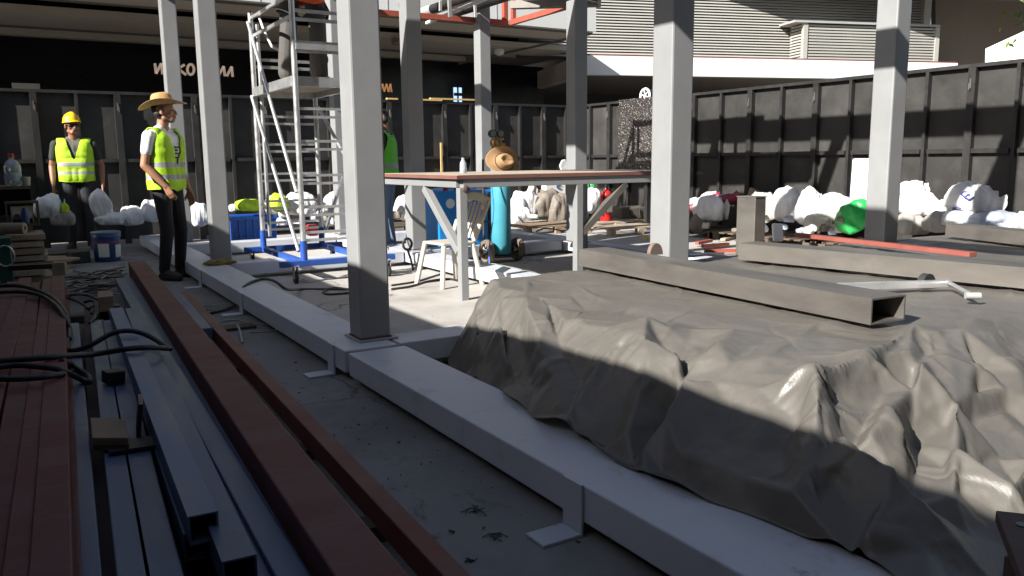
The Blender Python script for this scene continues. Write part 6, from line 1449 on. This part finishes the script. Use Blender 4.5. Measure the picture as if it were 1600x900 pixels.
# ------------------------------------------------------------------ plastic chair
t = thing('plastic_chair', 'white moulded plastic chair behind the bench brace', 'chair', (0, 0, 0))
mb = MB(); n = 12; sw, sd_ = .38, .38
for z0, z1, g_ in ((.405, .43, 0),): mb.box(-sw / 2, sw / 2, -sd_ / 2, sd_ / 2, z0, z1)
build('seat', mb, M['plastic_white'], t, bevel=.012)
for sx in (-1, 1):
    for sy in (-1, 1):
        mb = MB(); p = Vector((sx * (sw / 2 - .02), sy * (sd_ / 2 - .02), .404)); q = Vector((sx * (sw / 2 + .045), sy * (sd_ / 2 + .05), 0)); mb.bar(p, q, .055, .03, up=(0, sy, 0)); build('leg', mb, M['plastic_white'], t, bevel=.008)
mb = MB(); bk = []
for k in range(9):
    s = -1 + 2 * k / 8; bk.append(Vector((s * (.225 - .03 * (1 - abs(s))), sd_ / 2 + .16 - .05 * (1 - s * s) * .3, .80 + .055 * (1 - s * s))))
for u, v in zip(bk[:-1], bk[1:]): mb.bar(u, v, .028, .085)
for sx in (-1, 1): mb.bar((sx * .195, sd_ / 2 - .02, .43), (sx * .215, sd_ / 2 + .16, .82), .055, .028, up=(0, 1, 0))
for k in range(5):
    x = -.12 + .06 * k; mb.bar((x, sd_ / 2 + .01, .45), (x * 1.08, sd_ / 2 + .145, .80), .036, .014, up=(0, 1, 0))
build('backrest', mb, M['plastic_white'], t, bevel=.006)
ch = G(716, 446, 0); t.location = (ch.x - .04, ch.y + .1, 0); t.rotation_euler.z = heading(.96, .12); t.scale = (.93, .93, .95) 
# ------------------------------------------------------------------ fire extinguisher
c = G(947, 345, .12); 
t = thing('fire_extinguisher', 'red fire extinguisher standing on the pale pallet', 'fire extinguisher', (c.x, c.y, .12))
s = 1.15
mb = MB(); mb.lathe((c.x, c.y, .121), [(.085 * s, 0), (.088 * s, .01), (.088 * s, .36 * s), (.075 * s, .41 * s), (.03 * s, .45 * s), (.025 * s, .47 * s)], 22); build('body', mb, M['ext_red'], t, smooth=True)
mb = MB(); mb.cyl((c.x, c.y, .121 + .47 * s), (c.x, c.y, .121 + .51 * s), .022 * s, n=12); mb.bar((c.x - .03, c.y, .13 + .50 * s), (c.x + .1, c.y, .15 + .54 * s), .03, .02); build('valve_handle', mb, M['black_steel'], t)
mb = MB(); mb.tube([(c.x - .02, c.y - .03, .12 + .5 * s), (c.x - .1, c.y - .05, .12 + .46 * s), (c.x - .11, c.y - .06, .12 + .3 * s), (c.x - .1, c.y - .05, .2)], .012, 8); build('hose', mb, M['rubber'], t, smooth=True)
mb = MB(); mb.box(c.x - .05, c.x + .05, c.y - .088 * s - .004, c.y - .088 * s + .02, .121 + .13 * s, .121 + .24 * s); build('label_plate', mb, M['label_white'], t)
# cables along the right pallets and floor
cable('cable trailing from the sacks behind the gas cylinder', [GY(806, 335, 11.6), GY(818, 348, 11.4), GY(826, 360, 11.2), G(832, 366, .02)], .012, 'cable_pale')
cable('black cable curling under the dusty sack heap', [G(838, 362, .05), G(850, 357, .1), G(866, 358, .08), G(882, 362, .02), G(900, 364, .02)], .013)
cable('black hoses trailing over the sunlit floor by the chair', [G(612, 452, .012), G(640, 448, .012), G(668, 440, .012), G(700, 436, .012), G(720, 440, .012)], .012)
cable('second black hose on the sunlit floor left of the chair', [G(612, 446, .012), G(650, 440, .012), G(676, 432, .012), G(690, 428, .012)], .010)
t = thing('floor_lamp_clamp', 'small dark ground clamp standing on the beam beside the worker in jeans', 'clamp', G(636, 395, BT))
p = G(637, 396, BT); mb = MB(); mb.tube([p + Vector((.05 * math.cos(x_), 0, .1 + .06 * math.sin(x_))) for x_ in [2 * math.pi * k / 14 for k in range(14)]], .014, 6, closed=True); mb.tube([p + Vector((0, 0, .04)), p + Vector((.01, -.05, -.05)), p + Vector((-.03, -.2, -.15))], .012, 6); build('jaw', mb, M['black_steel'], t)
rr = random.Random(41); cl = [('sack_white', 'crumpled white scrap of packaging among the sacks'), ('sack_dirty', 'crumpled brown scrap of packaging among the sacks'), ('sack_cream', 'crumpled cream scrap of packaging among the sacks'), ('sack_bluegrey', 'crumpled bluish scrap of packaging among the sacks')]
for k in range(34):
    m_, lb_ = cl[k % 4]
    if k < 16: SK(lb_, rr.uniform(1082, 1340), rr.uniform(340, 364), rr.uniform(12, 24), rr.uniform(9, 16), 200 + k, m_, plane=('x', rr.uniform(8.15, 8.5)), rz=rr.uniform(0, 3), name='packaging_scrap', cat='scrap', group='packaging scraps among the sacks', ear=rr.choice((0, 0, .5)))
    else: SK(lb_, rr.choice((rr.uniform(800, 1010), rr.uniform(440, 530), rr.uniform(612, 690))), rr.uniform(322, 348), rr.uniform(12, 24), rr.uniform(9, 16), 200 + k, m_, plane=('y', rr.uniform(11.5, 12.0)), rz=rr.uniform(0, 3), name='packaging_scrap', cat='scrap', group='packaging scraps among the sacks', ear=rr.choice((0, 0, .5)))
SK('dark red rag bag on the floor at the right of the maroon bundle', 1090, 352, 26, 34, 90, 'sack_dirty', plane=('x', 8.4), rz=RA, group=None, name='dark_bag', cat='bag')
mb = MB(); rr = random.Random(77)
for k in range(300):
    if k % 3: p = Vector((rr.uniform(.9, 1.38), rr.uniform(1.2, 9), .004))
    else: p = Vector((rr.uniform(1.8, 8), rr.uniform(4.4, 11), .008))
    s = rr.uniform(.0015, .005) * (1.5 if rr.random() < .1 else 1); a_ = rr.random() * 6.28
    mb.cbox(p + Vector((0, 0, s * .3)), (s * rr.uniform(1, 3), s, s * .7), Euler((rr.uniform(-.3, .3), rr.uniform(-.3, .3), a_)))
build('grit', mb, M['wood_dark'], None, 'fine grit and chips scattered over the concrete', 'grit', kind='stuff')
for o_ in bpy.data.objects:
    if '_org' in o_: del o_['_org']
